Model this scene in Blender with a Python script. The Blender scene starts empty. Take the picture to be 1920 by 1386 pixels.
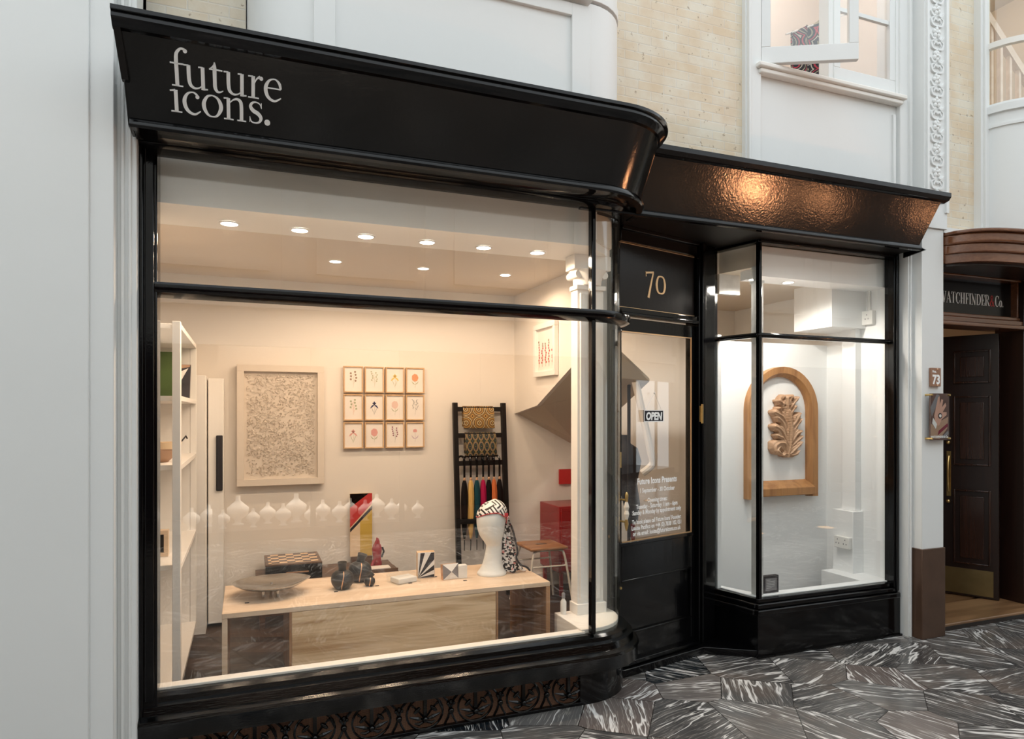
import bpy, bmesh, math, random
from mathutils import Matrix, Vector
PI = math.pi
col = bpy.context.scene.collection
# ------------------------------------------------------------------ camera and its geometry
F = 1273.0; TH = math.radians(21.4); S, C = math.sin(TH), math.cos(TH); CH = 1.5; HY = 776
def ray(px):
    t = (px - 960) / F
    return (S + t * C, C - t * S)
def atY(px, py, Y):
    a = ray(px); d = Y / a[1]
    return Vector((a[0] * d, Y, CH + d * (HY - py) / F))
def atX(px, py, X):
    a = ray(px); d = X / a[0]
    return Vector((X, a[1] * d, CH + d * (HY - py) / F))
def atZ(px, py, Z):
    a = ray(px); d = (Z - CH) * F / (HY - py)
    return Vector((a[0] * d, a[1] * d, Z))
cam = bpy.data.objects.new('camera', bpy.data.cameras.new('camera'))
col.objects.link(cam)
cam.location = (0, 0, CH); cam.rotation_euler = (PI / 2, 0, -TH)
cam.data.lens = F / 1920 * 36; cam.data.sensor_width = 36; cam.data.sensor_fit = 'HORIZONTAL'
cam.data.shift_y = (HY - 693) / 1920.0
cam.data.clip_start = 0.05; cam.data.clip_end = 200
bpy.context.scene.camera = cam

# ------------------------------------------------------------------ mesh builder
class MB:
    def __init__(s): s.v = []; s.f = []; s.m = []
    def add(s, vs, fs, m=0):
        o = len(s.v); s.v += [Vector(p) for p in vs]
        s.f += [tuple(i + o for i in q) for q in fs]; s.m += [m] * len(fs)
        return s
    def box(s, x0, x1, y0, y1, z0, z1, m=0):
        return s.add([(x0,y0,z0),(x1,y0,z0),(x1,y1,z0),(x0,y1,z0),(x0,y0,z1),(x1,y0,z1),(x1,y1,z1),(x0,y1,z1)],
              [(0,3,2,1),(4,5,6,7),(0,1,5,4),(1,2,6,5),(2,3,7,6),(3,0,4,7)], m)
    def boxf(s, fr, s0, s1, o0, o1, z0, z1, m=0):
        # fr = (origin xy, direction xy); o = distance out towards the viewer
        (ox, oy), (ax, ay) = fr; nx, ny = ay, -ax
        P = lambda a, b, z: (ox + ax * a + nx * b, oy + ay * a + ny * b, z)
        return s.add([P(s0,o1,z0),P(s1,o1,z0),P(s1,o0,z0),P(s0,o0,z0),P(s0,o1,z1),P(s1,o1,z1),P(s1,o0,z1),P(s0,o0,z1)],
              [(0,3,2,1),(4,5,6,7),(0,1,5,4),(1,2,6,5),(2,3,7,6),(3,0,4,7)], m)
    def prism(s, poly, z0, z1, m=0):
        n = len(poly)
        return s.add([(x,y,z0) for x,y in poly] + [(x,y,z1) for x,y in poly],
              [tuple(range(n))[::-1], tuple(range(n, 2*n))] + [(i,(i+1)%n,(i+1)%n+n,i+n) for i in range(n)], m)
    def extr(s, poly, vec, m=0):
        n = len(poly); vec = Vector(vec); p = [Vector(q) for q in poly]
        return s.add(p + [q + vec for q in p],
              [tuple(range(n))[::-1], tuple(range(n, 2*n))] + [(i,(i+1)%n,(i+1)%n+n,i+n) for i in range(n)], m)
    def loft(s, rows, m=0, closed=True, caps=True):
        n = len(rows[0]); vs = [p for r in rows for p in r]; fs = []
        for i in range(len(rows) - 1):
            for j in range(n if closed else n - 1):
                k = (j + 1) % n
                fs.append((i*n+j, i*n+k, (i+1)*n+k, (i+1)*n+j))
        if closed and caps:
            fs.append(tuple(range(n))[::-1]); fs.append(tuple((len(rows)-1)*n + j for j in range(n)))
        return s.add(vs, fs, m)
    def tube(s, pts, r, n=8, m=0, loop=False):
        pts = [Vector(p) for p in pts]; N = len(pts); rows = []; up = None
        for i, p in enumerate(pts):
            if loop: t = pts[(i+1)%N] - pts[i-1]
            else: t = pts[min(i+1, N-1)] - pts[max(i-1, 0)]
            t.normalize()
            if up is None:
                up = Vector((0,0,1)) if abs(t.z) < .9 else Vector((1,0,0))
            a = t.cross(up)
            if a.length < 1e-5: a = t.orthogonal()
            a.normalize(); b = a.cross(t).normalized(); up = b
            rr = r[i] if isinstance(r, (list, tuple)) else r
            rows.append([p + a*math.cos(2*PI*k/n)*rr + b*math.sin(2*PI*k/n)*rr for k in range(n)])
        if loop:
            rows.append(rows[0]); return s.loft(rows, m, True, False)
        return s.loft(rows, m)
    def lathe(s, prof, c=(0,0,0), n=24, m=0, sx=1, sy=1):
        rows = [[(c[0]+r*sx*math.cos(2*PI*k/n), c[1]+r*sy*math.sin(2*PI*k/n), c[2]+z) for k in range(n)] for r, z in prof]
        return s.loft(rows, m)
    def ball(s, c, r, sc=(1,1,1), n=10, m=0, rot=None):
        rows = []
        for i in range(1, n):
            a = PI * i / n
            rw = []
            for k in range(2*n):
                b = PI * k / n
                p = Vector((math.sin(a)*math.cos(b)*sc[0], math.sin(a)*math.sin(b)*sc[1], -math.cos(a)*sc[2])) * r
                if rot: p = rot @ p
                rw.append(p + Vector(c))
            rows.append(rw)
        return s.loft(rows, m)
    def ribbon(s, pts, mp, th, m=0, sub=5):
        # pts (x, y, width) run through a smooth curve; mp(u, v, h) -> world
        P = smooth(pts, sub) if len(pts) > 2 else pts
        A = []; B = []
        for i, p in enumerate(P):
            q0 = P[max(i-1,0)]; q1 = P[min(i+1,len(P)-1)]
            tx, ty = q1[0]-q0[0], q1[1]-q0[1]; L = math.hypot(tx, ty) or 1
            nx, ny = -ty/L*p[2]/2, tx/L*p[2]/2
            A.append((p[0]+nx, p[1]+ny)); B.append((p[0]-nx, p[1]-ny))
        rows = [[mp(a[0],a[1],0), mp(a[0],a[1],th), mp(b[0],b[1],th), mp(b[0],b[1],0)] for a, b in zip(A, B)]
        return s.loft(rows, m)
    def disc(s, c, r, mp, th, m=0, n=14, ry=None):
        ry = ry or r
        pl = [(c[0]+r*math.cos(2*PI*k/n), c[1]+ry*math.sin(2*PI*k/n)) for k in range(n)]
        return s.loft([[mp(x,y,0) for x,y in pl],[mp(x,y,th) for x,y in pl]], m)
    def text(s, body, size, mp, th=.001, align='CENTER', xs=1.0, bold=0.0, m=0, shear=0):
        cu = bpy.data.curves.new('t', 'FONT'); cu.body = body; cu.size = size; cu.align_x = align
        cu.extrude = .5; cu.offset = bold; cu.resolution_u = 3; cu.shear = shear
        o = bpy.data.objects.new('t', cu); col.objects.link(o)
        dg = bpy.context.evaluated_depsgraph_get()
        me = bpy.data.meshes.new_from_object(o.evaluated_get(dg))
        s.add([mp(v.co.x*xs, v.co.y, (v.co.z+.5)*th) for v in me.vertices], [tuple(p.vertices) for p in me.polygons], m)
        bpy.data.objects.remove(o); bpy.data.curves.remove(cu); bpy.data.meshes.remove(me)
        return s
    def xf(s, M, start=0):
        for i in range(start, len(s.v)): s.v[i] = M @ s.v[i]
        return s
    def build(s, name, mats, parent=None, base=None, bevel=0, flat=False, recalc=True, angle=35, seg=2):
        if not isinstance(mats, (list, tuple)): mats = [mats]
        org = Vector((0,0,0))
        if parent is not None: org = Vector(ORG[parent.name])
        elif base is not None: org = Vector(base)
        me = bpy.data.meshes.new(name)
        me.from_pydata([tuple(p - org) for p in s.v], [], s.f)
        me.polygons.foreach_set('material_index', s.m)
        for x in mats: me.materials.append(M[x] if isinstance(x, str) else x)
        if recalc:
            b = bmesh.new(); b.from_mesh(me); bmesh.ops.recalc_face_normals(b, faces=b.faces); b.to_mesh(me); b.free()
        if not flat:
            me.shade_smooth(); me.set_sharp_from_angle(angle=math.radians(angle))
        o = bpy.data.objects.new(name, me); col.objects.link(o)
        if parent is not None: o.parent = parent; ORG[o.name] = tuple(org)
        else: o.location = org; ORG[o.name] = tuple(org)
        if bevel:
            md = o.modifiers.new('bevel', 'BEVEL'); md.width = bevel; md.segments = seg; md.limit_method = 'ANGLE'; md.angle_limit = math.radians(40)
        return o
ORG = {}
def smooth(pts, sub=5):
    out = []; n = len(pts)
    for i in range(n - 1):
        p0 = pts[max(i-1,0)]; p1 = pts[i]; p2 = pts[i+1]; p3 = pts[min(i+2,n-1)]
        for k in range(sub):
            t = k / sub
            out.append(tuple(.5*((2*b) + (-a+c)*t + (2*a-5*b+4*c-d)*t*t + (-a+3*b-3*c+d)*t**3) for a, b, c, d in zip(p0,p1,p2,p3)))
    out.append(tuple(pts[-1])); return out
def tag(o, label, cat=None, group=None, kind=None):
    if label: o['label'] = label
    if cat: o['category'] = cat
    if group: o['group'] = group
    if kind: o['kind'] = kind
    return o
def thing(name, loc, label, cat, group=None, kind=None):
    o = bpy.data.objects.new(name, None); col.objects.link(o); o.location = loc
    o.empty_display_size = .05
    ORG[o.name] = tuple(loc)
    return tag(o, label, cat, group, kind)
def struct(name, mb, mats, label, **k):
    o = mb.build(name, mats, **k); return tag(o, label, None, None, 'structure')

# ------------------------------------------------------------------ materials
M = {}
class NT:
    def __init__(s, name):
        s.m = bpy.data.materials.new(name); s.m.use_nodes = True; s.t = s.m.node_tree; s.t.nodes.clear()
        s.out = s.t.nodes.new('ShaderNodeOutputMaterial'); M[name] = s.m
    def n(s, typ, **k):
        nd = s.t.nodes.new('ShaderNode' + typ)
        for a, b in k.items():
            if a.startswith('_'): setattr(nd, a[1:], b)
            else:
                key = int(a[1:]) if a[0] == 'i' and a[1:].isdigit() else a.replace('__', ' ')
                inp = nd.inputs[key]
                if hasattr(b, 'is_linked') or isinstance(b, bpy.types.NodeSocket): s.t.links.new(b, inp)
                elif isinstance(b, (tuple, list)) and len(b) == 3 and inp.type == 'RGBA': inp.default_value = (*b, 1)
                else: inp.default_value = b
        return nd
    def coord(s, kind='Object', scale=(1,1,1), rot=(0,0,0), loc=(0,0,0)):
        tc = s.n('TexCoord'); mp = s.n('Mapping', Vector=tc.outputs[kind], Scale=scale, Rotation=rot, Location=loc)
        return mp.outputs[0]
    def world(s, scale=(1,1,1), rot=(0,0,0)):
        g = s.n('NewGeometry'); return s.n('Mapping', Vector=g.outputs['Position'], Scale=scale, Rotation=rot).outputs[0]
    def ramp(s, fac, stops, interp='LINEAR'):
        r = s.n('ValToRGB', Fac=fac); cr = r.color_ramp; cr.interpolation = interp
        while len(cr.elements) < len(stops): cr.elements.new(.5)
        for e, (p, c) in zip(cr.elements, stops):
            e.position = p; e.color = (*c, 1) if len(c) == 3 else c
        return r.outputs[0]
    def mix(s, fac, a, b, mode='MIX'):
        x = s.n('Mix', _data_type='RGBA', _blend_type=mode)
        for i, v in ((0, fac), (6, a), (7, b)):
            if isinstance(v, bpy.types.NodeSocket): s.t.links.new(v, x.inputs[i])
            elif isinstance(v, (tuple, list)): x.inputs[i].default_value = (*v, 1)
            else: x.inputs[i].default_value = v
        return x.outputs[2]
    def math(s, op, a, b=0.0, c=0.0):
        return s.n('Math', _operation=op, i0=a, i1=b, i2=c).outputs[0]
    def bsdf(s, base, rough=.5, bump=None, bs=.2, bd=.01, **k):
        p = s.n('BsdfPrincipled')
        def st(key, v):
            if isinstance(v, bpy.types.NodeSocket): s.t.links.new(v, p.inputs[key])
            elif isinstance(v, (tuple, list)) and len(v) == 3: p.inputs[key].default_value = (*v, 1)
            else: p.inputs[key].default_value = v
        st('Base Color', base); st('Roughness', rough)
        for a, b in k.items(): st(a.replace('__', ' '), b)
        if bump is not None:
            b = s.n('Bump', Height=bump, Strength=bs, Distance=bd); s.t.links.new(b.outputs[0], p.inputs['Normal'])
        s.t.links.new(p.outputs[0], s.out.inputs[0]); return p
def plain(name, c, rough=.5, var=.06, vs=6, bump=.08, bsc=60, **k):
    n = NT(name); co = n.coord()
    nz = n.n('TexNoise', Vector=co, Scale=vs, Detail=3).outputs[0]
    base = n.mix(nz, tuple(x*(1-var) for x in c), tuple(min(1, x*(1+var)) for x in c))
    b = n.n('TexNoise', Vector=co, Scale=bsc, Detail=2).outputs[0]
    n.bsdf(base, rough, b, bump, .004, **k)
def wood(name, c1, c2, axis=0, scale=1.0, rough=.4, coat=0, ring=14, bump=.1):
    n = NT(name); sc = [9*scale]*3; sc[axis] = .9*scale
    co = n.coord(scale=tuple(sc))
    nz = n.n('TexNoise', Vector=co, Scale=1.0, Detail=4, Distortion=.6).outputs[0]
    w = n.math('FRACT', n.math('MULTIPLY', nz, ring)) if False else n.math('SINE', n.math('MULTIPLY', nz, ring*6.0))
    w = n.math('MULTIPLY_ADD', w, .5, .5)
    sc2 = [110*scale]*3; sc2[axis] = 3*scale
    fine = n.n('TexNoise', Vector=n.coord(scale=tuple(sc2)), Scale=1.0, Detail=2).outputs[0]
    mixf = n.math('ADD', n.math('MULTIPLY', w, .45), n.math('MULTIPLY', fine, .55))
    colr = n.ramp(mixf, [(0.15, c2), (.75, c1)])
    n.bsdf(colr, rough, fine, bump, .002, Coat__Weight=coat, Coat__Roughness=.15)
def emit(name, c, st):
    n = NT(name); e = n.n('Emission', Color=c, Strength=st); n.t.links.new(e.outputs[0], n.out.inputs[0])
def glassy(name, tint=(1,1,1), r0=.05, mx=1.0, wav=0):
    n = NT(name)
    lw = n.n('LayerWeight', Blend=.5).outputs['Facing']
    f5 = n.math('POWER', lw, 5.0)
    fac = n.math('MULTIPLY_ADD', f5, mx - r0, r0)
    tr = n.n('BsdfTransparent', Color=tint); gl = n.n('BsdfGlossy', Color=(1,1,1), Roughness=0.0)
    if wav:
        nz = n.n('TexNoise', Vector=n.coord(scale=(1,1,.4)), Scale=5.0, Detail=0).outputs[0]
        b = n.n('Bump', Height=nz, Strength=wav, Distance=.02); n.t.links.new(b.outputs[0], gl.inputs['Normal'])
    mx_ = n.n('MixShader', i0=fac, i1=tr.outputs[0], i2=gl.outputs[0])
    n.t.links.new(mx_.outputs[0], n.out.inputs[0])
plain('white_paint', (.80,.815,.81), .45, .03, 1.5, .12, 25)
plain('white_cream', (.86,.83,.78), .5, .03, 2)
plain('white_inside', (.84,.82,.79), .55, .02, 2)
plain('wall_inside', (.80,.755,.70), .8, .03, 2, .1, 90)
plain('ceiling_paint', (.66,.57,.46), .8, .03, 2)
plain('white_bay', (.84,.85,.85), .6, .02, 2)
def gloss_black():
    n = NT('black_gloss'); co = n.world((1,1,1))
    nz = n.n('TexNoise', Vector=co, Scale=70.0, Detail=3).outputs[0]
    nz2 = n.n('TexNoise', Vector=n.world((8,8,1)), Scale=3.0, Detail=1).outputs[0]
    h = n.math('ADD', nz, n.math('MULTIPLY', nz2, 1.2))
    n.bsdf((.0025,.0025,.003), .10, h, .08, .003, Specular__IOR__Level=.34)
gloss_black()
plain('black_panel', (.009,.007,.007), .22, .1, Specular__IOR__Level=.25)
plain('black_matt', (.004,.0038,.0038), .5, Specular__IOR__Level=.2)
plain('iron_black', (.0015,.0015,.002), .10, bump=.15, bsc=120, Specular__IOR__Level=.4)
plain('gold', (.75,.50,.28), .3, Metallic=.8)
plain('brass', (.62,.44,.18), .28, Metallic=1.0, var=.25, vs=30)
plain('brass_dull', (.30,.23,.11), .42, Metallic=1.0, var=.3, vs=9)
plain('bronze_block', (.105,.060,.040), .38, .35, 7, .15, 30, Metallic=.35)
plain('silver', (.55,.54,.53), .22, Metallic=1.0, var=.1)
plain('steel', (.5,.5,.52), .3, Metallic=1.0)
plain('dish_metal', (.48,.48,.48), .2, Metallic=1.0, var=.12, vs=14, bump=.15, bsc=40)
plain('white_sign', (.96,.97,.97), .4, .01)
plain('grime', (.60,.60,.58), .8, .35, 14)
wood('oak', (.82,.61,.39), (.44,.255,.11), 0, 1.0, .42, ring=2.6)
wood('oak_pale', (.80,.64,.49), (.68,.51,.36), 0, 1.2, .4, ring=2.0)
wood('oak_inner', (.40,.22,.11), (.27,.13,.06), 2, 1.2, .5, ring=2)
wood('walnut', (.16,.085,.045), (.06,.03,.018), 0, 1.2, .4, ring=2)
wood('mahogany', (.27,.105,.045), (.13,.045,.018), 0, .8, .25, .7, ring=1.5, bump=.03)
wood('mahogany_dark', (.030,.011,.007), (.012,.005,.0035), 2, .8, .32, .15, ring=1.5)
wood('arch_oak', (.44,.22,.085), (.27,.12,.045), 2, 1.3, .42, ring=2.5)
wood('carved_lime', (.60,.39,.25), (.44,.26,.15), 2, 1.4, .5, ring=1.2)
wood('frame_oak', (.72,.50,.30), (.55,.35,.18), 2, 1.5, .5, ring=2)
wood('step_wood', (.28,.15,.07), (.14,.07,.03), 0, 1.0, .35, ring=2)
wood('seat_wood', (.40,.19,.075), (.25,.10,.04), 0, 1.0, .4, ring=2)
plain('paper', (.82,.77,.72), .7, .01)
plain('paper_art', (.72,.65,.57), .8, .05, 25)
plain('red_lacquer', (.28,.012,.014), .25, .08)
plain('red_plaque', (.55,.03,.03), .4)
plain('stool_metal', (.72,.66,.57), .4)
plain('pot_black', (.020,.022,.024), .42, .15, 20, .2, 90)
plain('copper_line', (.85,.52,.33), .25, Metallic=.6)
plain('mannequin_white', (.78,.80,.79), .55, .02)
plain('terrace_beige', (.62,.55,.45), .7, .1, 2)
plain('glass_red', (.33,.008,.02), .08, .3, 20, Coat__Weight=1.0)
plain('photo_dark', (.035,.035,.045), .4, .6, 20)
plain('green_art', (.07,.13,.03), .6, .3, 8)
plain('plastic_white', (.78,.77,.74), .4, .02)
plain('scarf_red', (.55,.04,.05), .6)
for nm, c in dict(u_black=(.0035,.0035,.004), u_yellow=(.66,.42,.14), u_teal=(.006,.055,.075), u_magenta=(.42,.010,.075), u_orange=(.62,.16,.05)).items():
    plain(nm, c, .6, .12, 40, .15, 150, Specular__IOR__Level=.12)
for nm, c in dict(ink_green=(.40,.43,.28), ink_pink=(.72,.36,.33), ink_blue=(.03,.04,.12), ink_yellow=(.78,.53,.13), ink_brown=(.30,.20,.14), ink_plum=(.26,.09,.13),
                  ink_grey=(.33,.34,.33), ink_blush=(.76,.55,.48), ink_lilac=(.5,.38,.5), ink_orange=(.72,.33,.17), a_maroon=(.20,.008,.03), a_red=(.55,.035,.035),
                  a_cream=(.80,.62,.42), a_yellow=(.62,.42,.08), a_black=(.012,.012,.018), skin=(.62,.36,.27), a_pink=(.65,.04,.19), a_white=(.8,.78,.75), a_brown=(.12,.06,.045), a_grey=(.22,.21,.22), a_tan=(.42,.26,.17)).items():
    plain(nm, c, .65, .05, 30)
emit('lamp_face', (1,.93,.82), 14)
emit('added_lamp_face', (1,.60,.30), 3)  # glowing lens of the added uplights
glassy('glass', (.985,.99,.985), .065)
glassy('glass_curved', (.97,.98,.97), .06, wav=.12)
glassy('glass_clear', (.97,.98,.98), .05)
# checkerboard inlay
def fascia_black():
    n = NT('black_fascia')
    nz = n.n('TexNoise', Vector=n.world((1,1,1)), Scale=90.0, Detail=3).outputs[0]
    n2 = n.n('TexNoise', Vector=n.world((1,1,1)), Scale=14.0, Detail=2).outputs[0]
    n.bsdf((.0022,.0022,.0024), .12, n.math('ADD', nz, n.math('MULTIPLY', n2, 1.2)), .15, .003, Specular__IOR__Level=.45)
fascia_black()
n = NT('black_sill'); nz = n.n('TexNoise', Vector=n.world((6,60,60)), Scale=3.0, Detail=4).outputs[0]
n.bsdf((.0015,.0018,.002), n.math('MULTIPLY_ADD', nz, .12, .06), nz, .22, .003, Specular__IOR__Level=.5)
wood('mahogany_mid', (.055,.020,.011), (.022,.008,.005), 2, .8, .25, .3, ring=1.5)
plain('plaque_copper', (.36,.20,.13), .35, Metallic=.3)
n = NT('grille_mesh'); ck = n.n('TexBrick', Vector=n.coord(rot=(PI/2,0,0)), Scale=1.0, Color1=(.52,.27,.16), Color2=(.48,.25,.15), Mortar=(.15,.08,.05))
ck.inputs['Mortar Size'].default_value = .0012; ck.inputs['Brick Width'].default_value = .005; ck.inputs['Row Height'].default_value = .005; ck.offset = 0
n.bsdf(ck.outputs[0], .6)
n = NT('chess'); ck = n.n('TexChecker', Vector=n.coord(), Scale=20.5, Color1=(.72,.50,.30), Color2=(.05,.02,.012)); n.bsdf(ck.outputs[0], .25)
# brickwork
n = NT('cream_brick')
g = n.n('NewGeometry'); sx = n.n('SeparateXYZ', Vector=g.outputs['Position'])
cx = n.n('CombineXYZ', X=n.math('ADD', sx.outputs[0], sx.outputs[1]), Y=sx.outputs[2])
br = n.n('TexBrick', Vector=cx.outputs[0], Scale=1.0, Color1=(.74,.63,.47), Color2=(.76,.70,.58), Mortar=(.74,.70,.62))
br.inputs['Mortar Size'].default_value = .0035; br.inputs['Brick Width'].default_value = .17; br.inputs['Row Height'].default_value = .052
br.inputs['Bias'].default_value = .1; br.inputs['Mortar Smooth'].default_value = .3
nz = n.n('TexNoise', Vector=n.world((1,1,1)), Scale=6.0, Detail=5).outputs[0]
cc = n.mix(n.ramp(nz, [(.42,(0,0,0)),(.62,(1,1,1))]), br.outputs[0], n.mix(.4, br.outputs[0], (.64,.45,.26)))
sp = n.n('TexNoise', Vector=n.world((1,1,1)), Scale=38.0, Detail=4).outputs[0]
cc = n.mix(n.ramp(sp, [(.66,(0,0,0)),(.72,(.8,.8,.8))]), cc, (.35,.26,.17))
n.bsdf(cc, .55, n.math('ADD', n.math('MULTIPLY', br.outputs[1], -1.0), n.math('MULTIPLY', sp, .4)), .5, .003)
# marble paving: cut slabs, each with its own vein direction
n = NT('marble_paving')
co = n.world((1,1,1), (0,0,.5))
vo = n.n('TexVoronoi', Vector=co, Scale=2.7, Randomness=.42, _feature='F1', _distance='EUCLIDEAN')
vd = n.n('TexVoronoi', Vector=co, Scale=2.7, Randomness=.42, _feature='DISTANCE_TO_EDGE')
sp = n.n('SeparateColor', Color=vo.outputs['Color'])
rnd = sp.outputs[0]; rn2 = sp.outputs[1]; rn3 = sp.outputs[2]
ang = n.math('MULTIPLY', rnd, 3.0)
wp = n.n('TexNoise', Vector=co, Scale=3.0, Detail=3).outputs['Color']
cw = n.mix(.06, co, wp, 'ADD')
vr = n.n('VectorRotate', Vector=cw, Angle=ang)
of = n.n('VectorMath', _operation='ADD', i0=vr.outputs[0], i1=n.n('VectorMath', _operation='SCALE', i0=vo.outputs['Color'], Scale=7.0).outputs[0]).outputs[0]
def veins(sc, lo, hi, det=5):
    mp = n.n('Mapping', Vector=of, Scale=sc)
    a = n.n('TexNoise', Vector=mp.outputs[0], Scale=1.0, Detail=det, Roughness=.55).outputs[0]
    d = n.math('ABSOLUTE', n.math('SUBTRACT', a, .5))
    return n.ramp(d, [(lo,(1,1,1)),(hi,(0,0,0))])
v1 = veins((1.2,16,1), .003, .016, 4); v2 = veins((3.0,60,1), .003, .03, 2); v3 = veins((.6,4.5,1), .003, .010, 4)
cl = n.n('TexNoise', Vector=of, Scale=2.6, Detail=4).outputs[0]
body = n.ramp(cl, [(.3,(.028,.028,.030)),(.52,(.085,.082,.080)),(.75,(.15,.115,.095))])
body = n.mix(n.ramp(rn2, [(.55,(0,0,0)),(1,(.5,.5,.5))]), body, (.19,.185,.18))
body = n.mix(n.ramp(rn3, [(.86,(0,0,0)),(.90,(1,1,1))]), body, n.mix(.3, body, (.26,.19,.165)))
body = n.mix(n.ramp(rn3, [(.03,(1,1,1)),(.05,(0,0,0))]), body, (.008,.013,.018))
patch = n.n('TexNoise', Vector=of, Scale=4.5, Detail=2).outputs[0]
pm = n.ramp(patch, [(.43,(0,0,0)),(.56,(1,1,1))])
c1 = n.mix(n.math('MULTIPLY', v1, pm), body, (.78,.76,.73))
c1 = n.mix(n.math('MULTIPLY', v2, .30), c1, (.52,.48,.44))
c1 = n.mix(n.math('MULTIPLY', v3, .8), c1, (.92,.90,.88))
jt = n.ramp(vd.outputs[0], [(.003,(0,0,0)),(.008,(1,1,1))])
c1 = n.mix(jt, (.02,.018,.017), c1)
n.bsdf(c1, n.math('MULTIPLY_ADD', patch, .12, .13), jt, .3, .002, Specular__IOR__Level=.6)
# dark boards inside
n = NT('dark_boards')
br = n.n('TexBrick', Vector=n.world((1,1,1), (0,0,.35)), Scale=1.0, Color1=(.062,.034,.020), Color2=(.026,.015,.010), Mortar=(.02,.012,.01))
br.inputs['Mortar Size'].default_value = .002; br.inputs['Brick Width'].default_value = .6; br.inputs['Row Height'].default_value = .09
nz = n.n('TexNoise', Vector=n.world((3,40,3), (0,0,.35)), Scale=1.0, Detail=3).outputs[0]
n.bsdf(n.mix(.5, br.outputs[0], n.ramp(nz, [(.3,(.3,.3,.3)),(.7,(1.3,1.2,1.1))]), 'MULTIPLY'), .45, nz, .1, .002)
# printed textiles
def textile(name, stops, sc, metric='MANHATTAN', rough=.7, mod=None, rings=3.0, rnd=0.0):
    n = NT(name); co = n.coord(scale=(sc[0],0,sc[2]))
    vo = n.n('TexVoronoi', Vector=co, Scale=1.0, Randomness=rnd, _distance=metric)
    f = n.math('FRACT', n.math('MULTIPLY', vo.outputs['Distance'], rings))
    c = n.ramp(f, stops, 'CONSTANT')
    n.bsdf(c, rough)
textile('cloth_gold', [(0,(.45,.27,.07)),(.2,(.07,.030,.01)),(.42,(.60,.50,.28)),(.58,(.10,.045,.015)),(.76,(.28,.15,.03)),(.92,(.05,.02,.012))], (9.5,9.5,9.5), 'EUCLIDEAN', rings=3.4)
textile('cloth_dark', [(0,(.4,.28,.08)),(.10,(.010,.011,.012)),(.48,(.03,.11,.08)),(.56,(.010,.010,.011)),(.76,(.30,.09,.07)),(.82,(.55,.48,.34)),(.87,(.010,.010,.011))], (22,30,12), 'EUCLIDEAN', rings=2.3)
textile('scarf_stripe', [(0,(.80,.80,.78)),(.30,(.02,.02,.022)),(.48,(.80,.80,.78)),(.80,(.40,.42,.42)),(.88,(.80,.79,.76))], (14,14,14), 'CHEBYCHEV', rings=2.6, rnd=.35)
n = NT('maze_silk'); sp = n.n('SeparateXYZ', Vector=n.coord(rot=(.0,.5,.0)))
ck = n.n('TexChecker', Vector=n.coord(rot=(.0,.5,.0), loc=(.013,.01,.02)), Scale=17.0, Color1=(1,1,1), Color2=(0,0,0)).outputs[1]
fx = n.math('FRACT', n.math('MULTIPLY', sp.outputs[0], 50.0)); fz = n.math('FRACT', n.math('MULTIPLY', sp.outputs[2], 50.0))
f = n.math('ADD', n.math('MULTIPLY', fx, ck), n.math('MULTIPLY', fz, n.math('SUBTRACT', 1.0, ck)))
n.bsdf(n.ramp(f, [(0,(.82,.82,.80)),(.58,(.012,.012,.014))], 'CONSTANT'), .5)
n = NT('floral_silk'); vo = n.n('TexVoronoi', Vector=n.coord(scale=(1,.3,1)), Scale=105.0, Randomness=1.0)
sp = n.n('SeparateColor', Color=vo.outputs['Color'])
n.bsdf(n.ramp(sp.outputs[0], [(0,(.86,.84,.83)),(.42,(.008,.008,.010)),(.84,(.75,.30,.30)),(.90,(.85,.82,.80))], 'CONSTANT'), .6)
textile('scarf_floral', [(0,(.86,.84,.82)),(.22,(.010,.010,.012)),(.55,(.78,.76,.76)),(.66,(.012,.012,.015)),(.84,(.60,.12,.13)),(.90,(.012,.012,.015))], (44,44,44), 'EUCLIDEAN', rings=1.6, rnd=1.0)
textile('cloth_upper', [(0,(.02,.02,.025)),(.25,(.38,.33,.22)),(.36,(.015,.02,.03)),(.55,(.50,.04,.07)),(.66,(.02,.02,.02)),(.80,(.55,.50,.42)),(.9,(.02,.02,.03))], (9,9,9), 'EUCLIDEAN', rings=2.4, rnd=1.0)
# ================================================================== setting
XL = -.395                                   # left end of the main shop window
def sweep(mb, prof, x0, yend, m=0, arc=16):
    # prof: closed loop of (Y, Z, corner start X, corner radius): straight front, rounded corner, return
    rows = [[(x0, Y, Z) for Y, Z, cx, r in prof]]
    for k in range(arc + 1):
        a = PI / 2 * k / arc
        rows.append([(cx + r * math.sin(a), Y + r - r * math.cos(a), Z) for Y, Z, cx, r in prof])
    rows.append([(cx + r, max(yend, Y + r + .001), Z) for Y, Z, cx, r in prof])
    return mb.loft(rows, m)
DR = ((2.644, 3.573), (.966, .259))          # door line: right edge of the leaf and its direction
def dp(s, o=0):
    return (DR[0][0] + DR[1][0]*s + DR[1][1]*o, DR[0][1] + DR[1][1]*s - DR[1][0]*o)
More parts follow.
